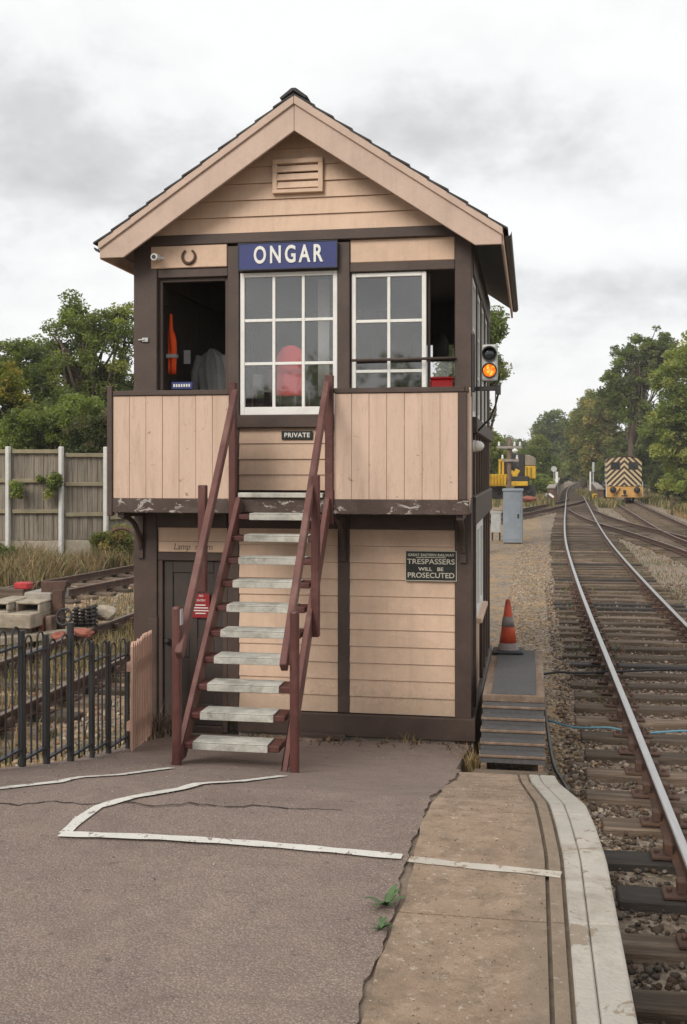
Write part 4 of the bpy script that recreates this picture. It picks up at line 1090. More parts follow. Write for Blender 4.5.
# ------------------------------------------------------------------ things seen inside the box
ic = PY(290.5, 392, 9.93); c_ = thing('office_chair', 'red round backed chair behind the nine pane window', 'chair', (ic[0], 9.93, 2.3))
k = 12; hw = .135; ztop = PY(290, 345, 9.93)[2]; zbot = PY(290, 396, 9.93)[2]
m = MB(); pts = [(ic[0] - hw, 9.93, zbot), (ic[0] + hw, 9.93, zbot)] + [(ic[0] + hw * math.cos(math.pi * i / k), 9.93, ztop - hw + hw * math.sin(math.pi * i / k)) for i in range(k + 1)]
m.prism(pts, (0, .05, 0)).build('backrest', 'red', c_, bevel=.015, seg=2)
MB().box(ic[0] - .2, ic[0] + .2, 10.19, 10.55, 2.78, 2.85).build('seat', 'red', c_, bevel=.02)
MB().tube([(ic[0], 10.4, 2.40), (ic[0], 10.4, 2.78)], .03, 8).build('column', 'dark_metal', c_)
MB().tube([(ic[0], 10.2, 2.8), (ic[0], 9.99, zbot + .05)], .02, 8).build('back_stem', 'dark_metal', c_)
for i in range(4):
    a = i * math.pi / 2 + .6; MB().tube([(ic[0], 10.4, 2.40), (ic[0] + .26 * math.cos(a), 10.4 + .26 * math.sin(a), 2.32)], .022, 8).build('leg', 'dark_metal', c_)
def cloth(cx, y, rows, folds, amp, mtl, parent, name='body', th=.03):
    """hanging cloth: rows of (z, left, right), front and back sheets with folds"""
    m = MB(); n = 17
    for side in (0, 1):
        for z, l, r in rows:
            for i in range(n):
                u = i / (n - 1); x = l + (r - l) * u
                edge = math.sin(math.pi * u) ** .5
                d = amp * math.sin(u * folds * 6.28 + z * 3.1 + side) * edge + amp * .5 * math.sin(z * 17 + u * 5)
                m.v.append((cx + x, y + (-th * edge + d if side == 0 else th * edge + d), z))
    R_ = len(rows)
    for side in (0, 1):
        o = side * R_ * n
        for j in range(R_ - 1):
            for i in range(n - 1): m.face((o + j * n + i, o + j * n + i + 1, o + (j + 1) * n + i + 1, o + (j + 1) * n + i))
    for j in range(R_ - 1):
        for i in (0, n - 1): m.face((j * n + i, (j + 1) * n + i, (R_ + j + 1) * n + i, (R_ + j) * n + i))
    for j in (0, R_ - 1):
        for i in range(n - 1): m.face((j * n + i, j * n + i + 1, (R_ + j) * n + i + 1, (R_ + j) * n + i))
    return m.build(name, mtl, parent, smooth=True)
vq = PY(171.5, 345, 10.15)
m = MB(); vz1 = PY(171, 314, 10.15)[2]; vz0 = PY(171, 374, 10.15)[2]; hh = vz1 - vz0
v_ = thing('safety_vest', 'orange safety vest hanging inside the open left window', 'vest', (vq[0], 10.15, vz0))
cloth(vq[0], 10.17, [(vz0 + f * hh, l, r) for f, l, r in ((0, -.040, .036), (.12, -.043, .042), (.25, -.044, .046), (.40, -.045, .047), (.55, -.046, .044), (.66, -.044, .030), (.74, -.034, .008), (.86, -.028, .004), (1.0, -.022, .002))], 1.5, .010, 'vest', v_)
B('reflective_band', 'silver', (vq[0] - .048, vq[0] + .048, 10.128, 10.212, vz0 + .27 * hh, vz0 + .33 * hh), parent=v_, bevel=0)
MB().tube([(vq[0] - .01, 10.175, vz1 - .01), (vq[0] - .015, 10.17, vz1 + .07), (vq[0] - .12, 10.165, vz1 + .09)], .006, 6).build('hanger', 'dark_metal', v_)
bq = PY(182, 385.5, 9.9); c_ = thing('small_plaque', 'little blue plaque with worn white letters on the left window ledge', 'plaque', (bq[0], 9.9, bq[2] - .03))
MB().box(bq[0] - .105, bq[0] + .105, 9.90, 9.915, bq[2] - .035, bq[2] + .035).build('board', 'blue', c_, bevel=.003)
m = MB()
for i in range(7): m.box(bq[0] - .085 + i * .025, bq[0] - .070 + i * .025, 9.896, 9.8995, bq[2] - .014, bq[2] + .014)
m.build('lettering', 'letter', c_)
cq = PY(211, 366, 10.75); c_ = thing('hanging_coat', 'pale grey coat hanging in the dim left part of the box', 'coat', (cq[0], 10.75, 3.1))
zt = cq[2] + .17
cloth(cq[0], 10.81, [(zt - .52, -.15, .16), (zt - .42, -.145, .165), (zt - .30, -.15, .155), (zt - .20, -.16, .15), (zt - .11, -.155, .15), (zt - .05, -.12, .12), (zt - .01, -.06, .06), (zt + .01, -.03, .03)], 2.6, .028, 'coat', c_, th=.05)
for sx_ in (-1, 1): MB().tube([(cq[0] + sx_ * .13, 10.80, zt - .06), (cq[0] + sx_ * .185, 10.79, zt - .24), (cq[0] + sx_ * .175, 10.77, zt - .50)], [.045, .042, .036], 10).build('sleeve', 'coat', c_, smooth=True)
MB().tube([(cq[0], 10.81, zt), (cq[0], 10.81, zt + .1)], .008, 6).build('hanger', 'dark_metal', c_)
pq = PY(187, 356, 10.7); c_ = thing('notice_paper', 'white paper notice pinned inside the left window opening', 'notice', pq)
MB().box(pq[0] - .035, pq[0] + .035, 10.7, 10.71, pq[2] - .08, pq[2] + .06).build('sheet', 'paper', c_)
c_ = thing('lever_frame', 'dark row of signal levers inside behind the windows', 'lever frame', (-1.6, 11.9, 2.3))
MB().box(-2.9, -.9, 11.8, 12.2, 2.302, 2.75).build('base', 'dark_metal', c_, bevel=.02)
for i in range(12):
    x = -2.8 + i * .165; mb = MB(); mb.tube([(x, 12.0, 2.74), (x, 11.92, 3.30)], .014, 6)
    lv_ = mb.build('lever', 'red' if i in (2, 7) else 'dark_metal', c_)
    MB().tube([(x, 11.92, 3.30), (x, 11.90, 3.44)], .012, 6).build('handle', 'galv', lv_)
rq = PY(441, 384.5, 10.5); c_ = thing('red_box', 'red box on the ledge inside the right hand window', 'box', rq)
MB().box(rq[0] - .11, rq[0] + .11, 10.5, 10.7, rq[2] - .3, rq[2] + .05).build('body', 'red', c_, bevel=.02)
MB().box(rq[0] - .12, rq[0] + .12, 10.49, 10.71, rq[2] + .052, rq[2] + .075).build('lid', 'red', c_, bevel=.01)
tq = PY(323.5, 330, 10.4); zt, zb2 = PY(323, 279, 10.4)[2], PY(323, 396, 10.4)[2]
c_ = tag(MB().box(tq[0] - .055, tq[0] + .055, 10.4, 10.46, zb2, zt).build('curtain', 'curtain'), 'narrow white curtain behind the right column of the nine pane window', 'curtain')
# dark shelf with an instrument behind the right hand window
sq = PY(400, 372, 11.3); c_ = thing('block_shelf', 'dark shelf with rounded instruments behind the right hand window', 'shelf', (sq[0], 11.3, 3.2))
MB().box(-1.9, -.75, 11.3, 11.5, 3.72, 3.75).build('board', 'inner', c_)
for x in (-1.6, -1.2, -.95): MB().lathe([(.08, 0), (.085, .02), (.085, .16), (.05, .24), (.005, .26)], (x, 11.42, 3.752), 14).build('instrument', 'dark_metal', c_, smooth=True)
for x in (-1.85, -.80): MB().tube([(x, 11.42, 3.74), (x, 11.42, 4.655)], .01, 6).build('hanging_rod', 'dark_metal', c_)

c_ = thing('wall_shelf', 'dark shelf with jars and boxes inside the left window', 'shelf', (-3.3, 11.5, 3.4))
MB().box(-3.55, -2.7, 11.4, 11.6, 3.40, 3.43).build('board', 'inner', c_)
for i, (x, w2, h2, mm) in enumerate(((-3.45, .10, .22, 'paper'), (-3.28, .08, .15, 'galv'), (-3.12, .12, .26, 'blue'), (-2.95, .09, .18, 'paper'), (-2.8, .07, .24, 'timber'))):
    MB().box(x - w2 / 2, x + w2 / 2, 11.42, 11.56, 3.432, 3.43 + h2).build('box', mm, c_, bevel=.01)
for x in (-3.5, -2.75): MB().box(x - .015, x + .015, 11.42, 11.6, 3.25, 3.398).build('shelf_bracket', 'dark_metal', c_)

# ------------------------------------------------------------------ stepped walkway, cone, hoses
wx0, wx1, wz, wy0, wy1 = -.405, .105, .71, 9.06, 11.3
wk = thing('boarding_steps', 'low timber steps with grey anti slip treads up to a platform along the box wall', 'steps', (-.15, 8.2, -.2))
for i in range(5):
    k = 4 - i; z = wz - .065 * (i + 1); y = wy0 - .135 * (i + 1)
    s_ = MB().box(wx0, wx1, y, y + .15, z - .024, z - .003).build('step', 'timber', wk, bevel=.005)
    MB().box(wx0 + .01, wx1 - .01, y + .022, y + .138, z - .004, z + .003).build('tread_mat', 'mat_grey', s_)
    MB().box(wx0 + .008, wx1 - .008, y + .012, y + .03, z - .064, z - .0245).build('riser_mat', 'mat_grey', s_)
MB().box(wx0, wx1, wy0 - .002, wy0 + .05, wz - .06, wz - .002).build('front_board', 'timber', wk, bevel=.005)
m = MB()
for i in range(14):
    y = wy0 + .052 + i * .158; m.box(wx0, wx1, y, y + .153, wz - .045, wz - .006)
m.build('deck', 'timber', wk, bevel=.004)
MB().box(wx0 + .07, wx1 - .075, wy0 + .03, wy1 - .02, wz - .005, wz + .004).build('deck_mat', 'mat_grey', wk)
m = MB()
for s in (wx0 + .02, wx1 - .06):
    m.prism([(s, wy0 - .68, -.2), (s, wy0 - .68, wz - .40), (s, wy0, wz - .066), (s, wy1, wz - .05), (s, wy1, -.2)], (.04, 0, 0))
m.build('side_boards', 'timber', wk)
tag(MB().box(-.40, .13, 7.76, 8.02, .20, .33).build('timber_baulk', 'timber', bevel=.012), 'pale timber baulk lying between the platform end and the steps', 'timber')
tag(MB().box(-.44, .12, 8.05, 8.30, -.2, .30).build('timber_packing', 'sleeper', bevel=.012), 'dark timber packing under the foot of the steps', 'timber')
cy = 11.12; cq = PY(508, 648, cy); cx = cq[0] + .0
cn = thing('traffic_cone', 'faded orange traffic cone with a grey sleeve on the walkway beside the box', 'traffic cone', (cx, cy, wz + .004))
m = MB(); b = .155
m.box(cx - b, cx + b, cy - b, cy + b, wz + .006, wz + .035); m.build('base', 'rubber', cn, bevel=.012)
zc = wz + .035
r_at = lambda h: .098 - .074 * (h / .50)
m = MB().lathe([(.118, 0), (.108, .012), (r_at(.07), .07)], (cx, cy, zc), 24); m.build('foot', 'cone_band', cn, smooth=True)
m = MB().lathe([(r_at(.07), .071), (r_at(.23), .23), (r_at(.33), .331), (r_at(.48), .48), (.021, .505), (.012, .51)], (cx, cy, zc), 24); m.build('body', 'cone', cn, smooth=True)
m = MB().lathe([(r_at(.235) + .004, .235), (r_at(.335) + .004, .335)], (cx, cy, zc), 24); m.build('sleeve', 'cone_band', cn, smooth=True)
hp = smooth_path([(.16, 11.9, -.14), (.45, 11.72, -.165), (.8, 11.62, -.13), (1.1, 11.6, -.17), (1.6, 11.62, -.13), (2.3, 11.55, -.14), (3.2, 11.5, -.13), (4.4, 11.7, -.16), (5.5, 11.8, -.16)], 6)
tag(MB().tube(hp, .011, 8).build('water_hose', 'hose', smooth=True), 'light blue hose lying across the main track', 'hose')
hp = smooth_path([(.12, 11.8, .1), (.16, 11.2, -.1), (.20, 10.2, -.17), (.30, 9.4, -.18), (.28, 8.3, -.18), (.36, 7.0, -.18)], 6)
tag(MB().tube(hp, .018, 8).build('cable', 'black', smooth=True), 'black cable lying on the ballast beside the steps', 'cable')
hp = smooth_path([(.10, 14.6, -.16), (.35, 14.75, -.15), (.62, 14.7, -.14), (1.3, 14.9, -.13), (2.2, 15.1, -.12), (3.6, 14.8, -.13), (5.2, 14.9, -.15)], 6)
tag(MB().tube(hp, .016, 8).build('pipe', 'rubber', smooth=True), 'dark pipe crossing under the main rails beyond the blue hose', 'pipe')
# dry tuft, dead leaves and boards along the foot of the box
def tuft(name, label, c, n, h, wd, cols, spread):
    P = np.stack([g.normal(c[0], spread, n), g.normal(c[1], spread, n), np.full(n, c[2])], 1)
    o = blades(name, P, h, wd, cols, 1.1); o['kind'] = 'thing'; return tag(o, label, 'plant')
q = PR(486, 758); tuft('dry_tuft', 'straw coloured dry tuft at the right front corner of the box', (-.43, 8.6, .2), 150, .17, .005, DRY[:2], .05)
q = PR(412, 742); tuft('dry_tuft', 'thin dry stalks lying against the plinth right of the stairs', (X(412) , YF - .12, .08), 34, .13, .005, DRY[:2], .06)
tuft('dry_tuft', 'dead brown weeds piled beside the picket fence and the door', (X(158, 9.4) , 9.4, .12), 240, .26, .009, [(.17, .12, .085), (.24, .17, .12), (.11, .08, .06)], .11)
MB_ = MB().bar((X(300, 9.6), 9.62, .17), (X(345, 9.62), 9.66, .15), .10, .045)
tag(MB_.build('loose_board', 'brown', bevel=.005), 'dark loose board lying at the foot of the plinth behind the stairs', 'board')
tag(MB().bar((X(262, 9.5), 9.55, .145), (X(322, 9.5), 9.50, .14), .08, .03).build('loose_board', 'timber', bevel=.004), 'thin weathered board lying behind the lowest stair tread', 'board')
q = np.stack([g.uniform(X(262), XR, 500), g.uniform(YF - .18, YF - .07, 500), np.full(500, .095)], 1)
def samp_foot(N): return np.stack([g.uniform(X(345), XR, N), g.uniform(YF - .16, YF - .06, N), np.full(N, .092)], 1)
tag(stones('pebbles', 420, samp_foot, .008, .022, [(.30, .29, .28), (.22, .21, .20), (.38, .35, .30)]), 'grey pebbles along the foot of the plinth', 'pebbles')
def samp_leaf(N): return np.stack([g.uniform(X(235, 9.3), XR, N), YF - .1 - np.abs(g.normal(0, .28, N)), np.full(N, .1)], 1)
P = samp_leaf(160); P[:, 2] = [ramp(y) + .005 for y in P[:, 1]]
b_ = blades('leaf_litter', P, .035, .010, [(.14, .09, .05), (.20, .13, .07), (.09, .06, .04)], 3.0); tag(b_, 'dead leaves scattered below the stairs', 'leaf litter')

# ------------------------------------------------------------------ black bow top railings, picket fence
RX = -3.15
pxs = [22, 46, 70.5, 92, 108, 127.6]
ysr = [RX / math.tan(math.atan((p - 343.5) / F) - TH) for p in pxs]
step = ysr[1] - ysr[0]
ysr = [ysr[0] - step * k for k in (6, 5, 4, 3, 2, 1)] + ysr
rl = thing('metal_railing', 'black bow topped metal railing stepping down the left edge of the ramp', 'railing', (RX, 7, ramp(7)))
for i, y in enumerate(ysr):
    main_ = i % 6 == 2
    wd = .0145
    if i == 8: wd = .019
    z = ramp(y); top = z + (.97 if i == 8 else .86)
    MB().box(RX - wd, RX + wd, y - wd, y + wd, z - .02, top).build('post', 'black', rl, bevel=.003)
for i, (a, b) in enumerate(zip(ysr, ysr[1:])):
    zg = ramp((a + b) / 2); zt, zb = zg + .735, zg + .085
    m = MB(); m.box(RX - .018, RX + .018, a + .024, b - .024, zt - .007, zt + .007); m.box(RX - .018, RX + .018, a + .024, b - .024, zb - .007, zb + .007)
    n = 4; p = (b - a) / (n + .0)
    bars = [a + p * (k + .5) for k in range(n)]
    for k in range(0, n, 2):
        y1, y2 = bars[k], bars[k + 1]; r = (y2 - y1) / 2; ztop = zt + .075
        pts = [(RX, y1, zb - .05)] + [(RX, (y1 + y2) / 2 - r * math.cos(math.pi * j / 8), ztop + r * math.sin(math.pi * j / 8)) for j in range(9)] + [(RX, y2, zb - .05)]
        m.tube(pts, .0065, 6)
    m.build('panel', 'black', rl)
pk = thing('picket_fence', 'short pink painted picket fence between the black railing and the signal box', 'fence', (-3.1, 8.4, .3))
pa, pb = (XP(132.5, 7.95), 7.95), (XP(151, 9.3), 9.3); k = 12
ang = math.atan2(pb[1] - pa[1], pb[0] - pa[0])
for i in range(k):
    t_ = i / (k - 1); x, y = pa[0] + (pb[0] - pa[0]) * t_, pa[1] + (pb[1] - pa[1]) * t_
    z = ramp(y) + .02; h = .83 + .11 * t_ + rnd.uniform(-.01, .01); ux, uy = math.cos(ang), math.sin(ang); vx, vy = -uy * .009, ux * .009; hw = .046
    P = []
    for (a, zz) in ((-hw, z), (hw, z), (hw, z + h - .035), (0, z + h), (-hw, z + h - .035)): P.append((x + ux * a - vx, y + uy * a - vy, zz))
    MB().prism(P, (2 * vx, 2 * vy, 0)).build('picket', 'picket', pk, bevel=.002)
for dz_ in (.2, .66):
    MB().bar((pa[0] - .03, pa[1], ramp(pa[1]) + dz_), (pb[0] - .03, pb[1], ramp(pb[1]) + dz_ + .08 * (dz_ > .5)), .035, .07).build('rail', 'picket', pk)
tag(MB().box(X(148, 9.42) - .0, X(157, 9.42), 9.42, 9.48, .1, 1.22).build('fence_post', 'brown', bevel=.006), 'brown fence post where the picket fence meets the signal box', 'fence post')
m = ribbon(lambda y: -3.34, lambda y: -3.225, 2.5, 9.6, -.03, .7); struct(m, 'platform_kerb', 'concrete')

# ------------------------------------------------------------------ tall board fence at the left
fpx = [(-46, 28.0), (9.5, 28.2), (62.5, 28.6), (107, 29.2), (150, 30.0), (195, 31)]
P = [Vector((XP(px, y), y, 0)) for px, y in fpx]
zf = PY(62, 448, 28.6)[2]
bf = thing('board_fence', 'tall weathered board fence with white concrete posts behind the far track', 'fence', (P[1].x, P[1].y, 0))
for i, p in enumerate(P):
    m = MB(); m.box(p.x - .058, p.x + .058, p.y - .16, p.y - .01, -.2, zf + .04); m.build('post', 'post_concrete', bf, bevel=.02)
for i, (a, b) in enumerate(zip(P, P[1:])):
    L = (b - a).length; d = (b - a) / L; n = int(L / .125)
    drop = .0 if i < 2 else -.10 * (i - 1)
    m = MB()
    for j in range(n):
        t0, t1 = j * L / n + .004, (j + 1) * L / n - .004; off = Vector((-d.y, d.x, 0)) * (.02 + (.018 if j % 2 else 0))
        zt = zf - .05 + drop + rnd.uniform(-.02, .015); q0, q1 = a + d * t0 + off, a + d * t1 + off
        m.hexa([(q0.x, q0.y, .55), (q1.x, q1.y, .55), (q1.x, q1.y + .02, .55), (q0.x, q0.y + .02, .55), (q0.x, q0.y, zt), (q1.x, q1.y, zt), (q1.x, q1.y + .02, zt), (q0.x, q0.y + .02, zt)])
    m.build('boards', 'fence', bf)
    for z in (zf - .10, zf - .92, zf - 1.78):
        MB().bar(a + d * .09 + Vector((0, -.035, z + drop)), b - d * .09 + Vector((0, -.035, z + drop)), .07, .11).build('fence_rail', 'fence_rail', bf, bevel=.01)
    MB().bar(a + d * .09 + Vector((0, .0, .17)), b - d * .09 + Vector((0, .0, .17)), .06, .72).build('gravel_board', 'concrete', bf, bevel=.01)

# ------------------------------------------------------------------ heap of salvaged stuff between the left tracks
def P3(px, py, Y): return Vector(PY(px, py, Y))
def block(name, px0, px1, py0, py1, Y, depth, mtl, label, cat, rz=0, bevel=.015, hollow=False, group=None):
    a, b = P3(px0, py1, Y), P3(px1, py0, Y); w_, h_ = b.x - a.x, b.z - a.z
    root = thing(name, label, cat, ((a.x + b.x) / 2, Y, a.z), group)
    m = MB()
    if hollow:
        t_ = .045; m.box(a.x, b.x, Y, Y + depth, a.z, a.z + t_); m.box(a.x, b.x, Y, Y + depth, b.z - t_, b.z)
        m.box(a.x, a.x + t_, Y, Y + depth, a.z + t_, b.z - t_); m.box(b.x - t_, b.x, Y, Y + depth, a.z + t_, b.z - t_)
        m.box(a.x + t_, b.x - t_, Y + depth - .05, Y + depth - .001, a.z + t_, b.z - t_)
    else:
        m.box(a.x, b.x, Y, Y + depth, a.z, b.z)
    m.build('body', mtl, root, bevel=bevel); return root, a, b
block('concrete_trough', 15, 40, 602, 616.5, 16.0, .9, 'concrete', 'hollow concrete trough with a dark open end, right one of two on the heap', 'trough', hollow=True)
block('concrete_trough', -12, 8.5, 602, 613.5, 15.8, .9, 'concrete', 'hollow concrete trough with a dark open end at the left edge of the heap', 'trough', hollow=True)
block('concrete_slab', 24, 51, 593, 602, 16.4, .7, 'stone', 'grey concrete slab lying on top of the open trough', 'slab')
block('timber_sleeper', -14, 23, 589.5, 601, 16.6, .3, 'sleeper', 'brown old sleeper lying across the heap under the red tray', 'sleeper')
block('concrete_slab', -12, 31, 614.5, 628, 15.7, 1.0, 'concrete', 'wide tan concrete slab supporting the two troughs', 'slab')
block('concrete_slab', -12, 26, 628.5, 645, 15.9, .9, 'stone', 'lowest stone slab of the heap behind the railing', 'slab')
for i, (a, b) in enumerate(((31.5, 36), (37.5, 43), (45, 51))):
    block('brick', a, b, 616.5, 640, 16.1, .22, 'brick' if i % 2 else 'timber', ('reddish upright block under the open trough, left of three', 'brown upright block, middle of three under the open trough', 'rightmost reddish upright block beside the rusty plate')[i], 'block')
rl_, a, b = block('plastic_tray', 13.5, 27.5, 583, 589.5, 16.65, .22, 'tray', 'small bright red plastic tray lying on the heap', 'tray', bevel=.02)
rp = thing('rusty_plate', 'tall rusty steel plate standing at the right end of the heap', 'steel plate', tuple(P3(53, 622, 16.5)))
a, b = P3(41, 601, 16.5), P3(67, 581, 16.5)
c0, c1 = P3(52.5, 624, 16.4), P3(63, 590, 16.4)
MB().hexa([(a.x, 16.5, a.z), (b.x - .1, 16.5, a.z), (b.x - .1, 16.6, a.z), (a.x, 16.6, a.z), (a.x, 16.5, b.z - .02), (b.x, 16.5, b.z), (b.x, 16.6, b.z), (a.x, 16.6, b.z - .02)]).build('web', 'iron', rp, bevel=.01)
MB().box(c0.x, c1.x, 16.38, 16.49, -.2, c1.z).build('stem', 'iron', rp, bevel=.01)
cw = P3(64, 617, 16.2)
wl = thing('wheel', 'dark spoked wheel leaning beside the rusty plate', 'wheel', (cw.x, 16.2, -.1))
m = MB(); k = 20; m.tube([(cw.x + .125 * math.cos(2 * math.pi * i / k), 16.2 + .03 * math.sin(2 * math.pi * i / k), cw.z + .125 * math.sin(2 * math.pi * i / k)) for i in range(k + 1)], .024, 8, cap=False); m.build('rim', 'dark_metal', wl, smooth=True)
m = MB()
for i in range(6): a_ = math.pi * i / 3; m.tube([(cw.x, 16.2, cw.z), (cw.x + .12 * math.cos(a_), 16.2, cw.z + .12 * math.sin(a_))], .01, 6)
m.lathe([(.03, -.03), (.03, .03)], (cw.x, 16.2, cw.z), 10, axis='y'); m.build('spokes', 'dark_metal', wl)
for i, (px, hgt) in enumerate(((76, .30), (82.5, .28), (88.5, .32), (94, .34))):
    q = P3(px, 626, 16.6); s_ = thing('buffer_spring', ('dark upright steel spring next to the wheel', 'second upright spring from the wheel', 'third upright spring from the wheel', 'tallest dark upright spring, next to the pale stone')[i], 'spring', tuple(q), 'springs standing beside the left track')
    m = MB().tube([(q.x + .055 * math.cos(a_ * .55), 16.6 + .055 * math.sin(a_ * .55), q.z + hgt * a_ / 60) for a_ in range(61)], .014, 5); m.build('coil', 'dark_metal', s_, smooth=True)
    MB().lathe([(.058, -.012), (.058, 0)], (q.x, 16.6, q.z), 12).build('foot', 'dark_metal', s_)
    MB().lathe([(.035, 0), (.035, hgt)], (q.x, 16.6, q.z), 10).build('core', 'dark_metal', s_)
def rock(name, px, py, Y, s, mt_, label, sq=(1, 1, .7)):
    q = P3(px, py, Y); bm = bmesh.new(); bmesh.ops.create_icosphere(bm, subdivisions=3, radius=1); r = random.Random(int(px * 7))
    from mathutils import noise
    off = Vector((r.uniform(0, 9), r.uniform(0, 9), 0))
    for v in bm.verts:
        d = 1 + .35 * noise.noise(v.co * 1.4 + off); v.co = Vector((v.co.x * s * sq[0], v.co.y * s * sq[1], v.co.z * s * sq[2])) * d + Vector((q.x, Y, q.z + s * sq[2] * .6))
    me = bpy.data.meshes.new(name); bm.to_mesh(me); bm.free(); me.materials.append(MT[mt_]); o = bpy.data.objects.new(name, me); COL.objects.link(o); tag(o, label, 'stone')
rock('stone', 105, 618, 16.9, .16, 'concrete', 'pale rounded stone at the end of the row of springs', (1.3, 1, .8))
rock('stone', 60, 640, 15.6, .12, 'brick', 'reddish rubble stone below the wheel')
rock('stone', 84, 636, 15.8, .11, 'brick', 'red brick lump between the springs and the left rail', (1.5, 1, .7))
tag(MB().bar(P3(107, 634, 17.2), P3(134, 633, 17.6), .22, .09).build('timber_plank', 'timber', bevel=.01), 'pale plank lying beyond the left track next to the box corner', 'plank')
tag(MB().bar((-8.6, 15.2, -.12), (-7.3, 16.2, -.05), .2, .12).build('timber_plank', 'concrete', bevel=.01), 'grey plank slanting down from the heap to the left rail', 'plank')
# bramble like wheel by the fence
q = P3(122, 545, 27.5); m = MB(); m.tube([(q.x + .5 * math.cos(a_ / 6), 27.5, q.z + .55 * math.sin(a_ / 6) - .1) for a_ in range(-2, 14)], .05, 7)
tag(m.build('bent_rail', 'iron', smooth=True), 'curved rusty iron hoop standing in the grass by the fence', 'iron hoop')

# ------------------------------------------------------------------ lineside things beyond the box
def PD(px, py, Y): return Vector(PY(px, py, Y))
cyb = 40.5
a, b = PD(503, 541, cyb), PD(519, 491, cyb)
cb = thing('equipment_cabinet', 'tall pale grey equipment cabinet beside the track', 'cabinet', ((a.x + b.x) / 2, cyb, -.21))
MB().box(a.x, b.x + .12, cyb, cyb + 1.1, -.21, b.z - .02).build('body', 'cabinet', cb, bevel=.012)
MB().box(a.x - .03, b.x + .16, cyb - .03, cyb + 1.13, b.z - .018, b.z + .07).build('roof', 'cabinet', cb, bevel=.015)
MB().box(a.x + .05, b.x + .06, cyb - .014, cyb - .001, -.1, b.z - .10).build('door', 'cabinet', cb, bevel=.006)
MB().box(b.x - .06, b.x + .0, cyb - .035, cyb - .016, .7, .86).build('handle', 'dark_metal', cb)
MB().box(b.x + .122, b.x + .134, cyb + .08, cyb + 1.0, -.1, b.z - .10).build('door', 'galv', cb, bevel=.004)
a, b = PD(491, 533, 41.5), PD(501, 513, 41.5)
c2 = thing('junction_box', 'small pale grey box on legs tucked behind the signal box corner', 'junction box', ((a.x + b.x) / 2, 41.5, -.2))
MB().box(a.x, b.x, 41.5, 41.9, a.z + .02, b.z).build('body', 'galv', c2, bevel=.01)
m = MB()
for x in (a.x + .05, b.x - .05): m.box(x - .03, x + .03, 41.55, 41.62, -.21, a.z + .019)
m.build('legs', 'dark_metal', c2); MB().box(a.x - .02, b.x + .02, 41.48, 41.92, b.z + .001, b.z + .04).build('lid', 'galv', c2)
py_ = 46.0; q = PD(509.2, 470, py_)
pl = thing('telegraph_pole', 'grey brown post with two crossarms and white insulators behind the grey cabinet', 'pole', (q.x, py_, -.2))
MB().tube([(q.x, py_, -.2), (q.x + .01, py_, PD(509, 438, py_).z)], [.10, .085], 10).build('post', 'timber', pl, smooth=True)
for (x0, x1, yy, ins) in ((496.5, 522, 447.5, (499, 514.5, 520)), (502, 519, 460.5, (502.5, 517))):
    a, b = PD(x0, yy, py_ - .13), PD(x1, yy, py_ - .13)
    ca_ = MB().box(a.x, b.x, py_ - .19, py_ - .09, a.z - .05, a.z + .05).build('crossarm', 'stone', pl, bevel=.01)
    for ip in ins:
        c = PD(ip, yy, py_ - .14); MB().lathe([(.018, .05), (.05, .06), (.055, .11), (.035, .16), (.045, .2), (.02, .24), (.002, .245)], (c.x, c.y, c.z), 12).build('insulator', 'white', ca_, smooth=True)
c = PD(515, 450, py_ - .25); MB().lathe([(.02, -.02), (.10, .0), (.13, .10), (.04, .16), (.002, .165)], (c.x, c.y, c.z - .1), 14).build('lamp', 'white', pl, smooth=True)

# rail crane
ky = 66.0
def K(px, py, Y=ky): return PD(px, py, Y)
kr = thing('rail_crane', 'yellow rail mounted crane with a dark cab standing beyond the grey cabinet', 'crane', (K(512, 500).x, ky, 0))
a, b = K(484, 484), K(529, 478)
MB().box(a.x, b.x, ky + .3, ky + 6.0, a.z, b.z + .1).build('chassis', 'dark_metal', kr, bevel=.03)
for px in (489, 500, 520, 529):
    for yy in (ky + .5, ):
        c = K(px, 492, yy); r = .45
        wb = MB().lathe([(r, -.07), (r, .07), (.16, .09), (.12, .14), (.02, .15)], (c.x, yy, c.z + .02), 20, axis='y').build('wheel', 'dark_metal', kr)
a, b = K(484, 499), K(504, 488); MB().box(a.x, b.x, ky + .7, ky + 2.2, a.z, b.z).build('underframe', 'dark_metal', kr, bevel=.03)
a, b = K(488, 486), K(507.5, 474.5)
m = MB(); m.hexa([(a.x + .12, ky - .5, a.z), (b.x - .1, ky - .5, a.z), (b.x - .1, ky + .9, a.z), (a.x + .12, ky + .9, a.z), (a.x, ky - .6, b.z), (b.x, ky - .6, b.z), (b.x, ky + 1, b.z), (a.x, ky + 1, b.z)])
gr = m.build('hopper', 'yellow', kr, bevel=.02)
m = MB()
for i in range(6):
    x = a.x + .1 + (b.x - a.x - .25) * i / 5; m.box(x, x + .07, ky - .66, ky - .52, a.z + .1, b.z + .03)
m.build('hopper_ribs', 'yellow', gr)
for px in (499.5, 502.8):
    a, b = K(px - 1, 476), K(px + 1, 460); MB().box(a.x, b.x, ky + .2, ky + .36, a.z, b.z).build('mast', 'yellow', kr, bevel=.01)
a, b = K(498.5, 461.2), K(504.5, 459); MB().box(a.x, b.x, ky + .18, ky + .38, a.z, b.z).build('mast_head', 'yellow', kr)
a, b = K(504, 478), K(510, 460); MB().box(a.x, b.x, ky + .6, ky + 1.6, a.z, b.z).build('winch_housing', 'iron', kr, bevel=.03)
a, b = K(511, 479), K(524.5, 453.5); cbn = MB().box(a.x, b.x, ky + 1.2, ky + 3.0, a.z, b.z).build('cab', 'dark_metal', kr, bevel=.04)
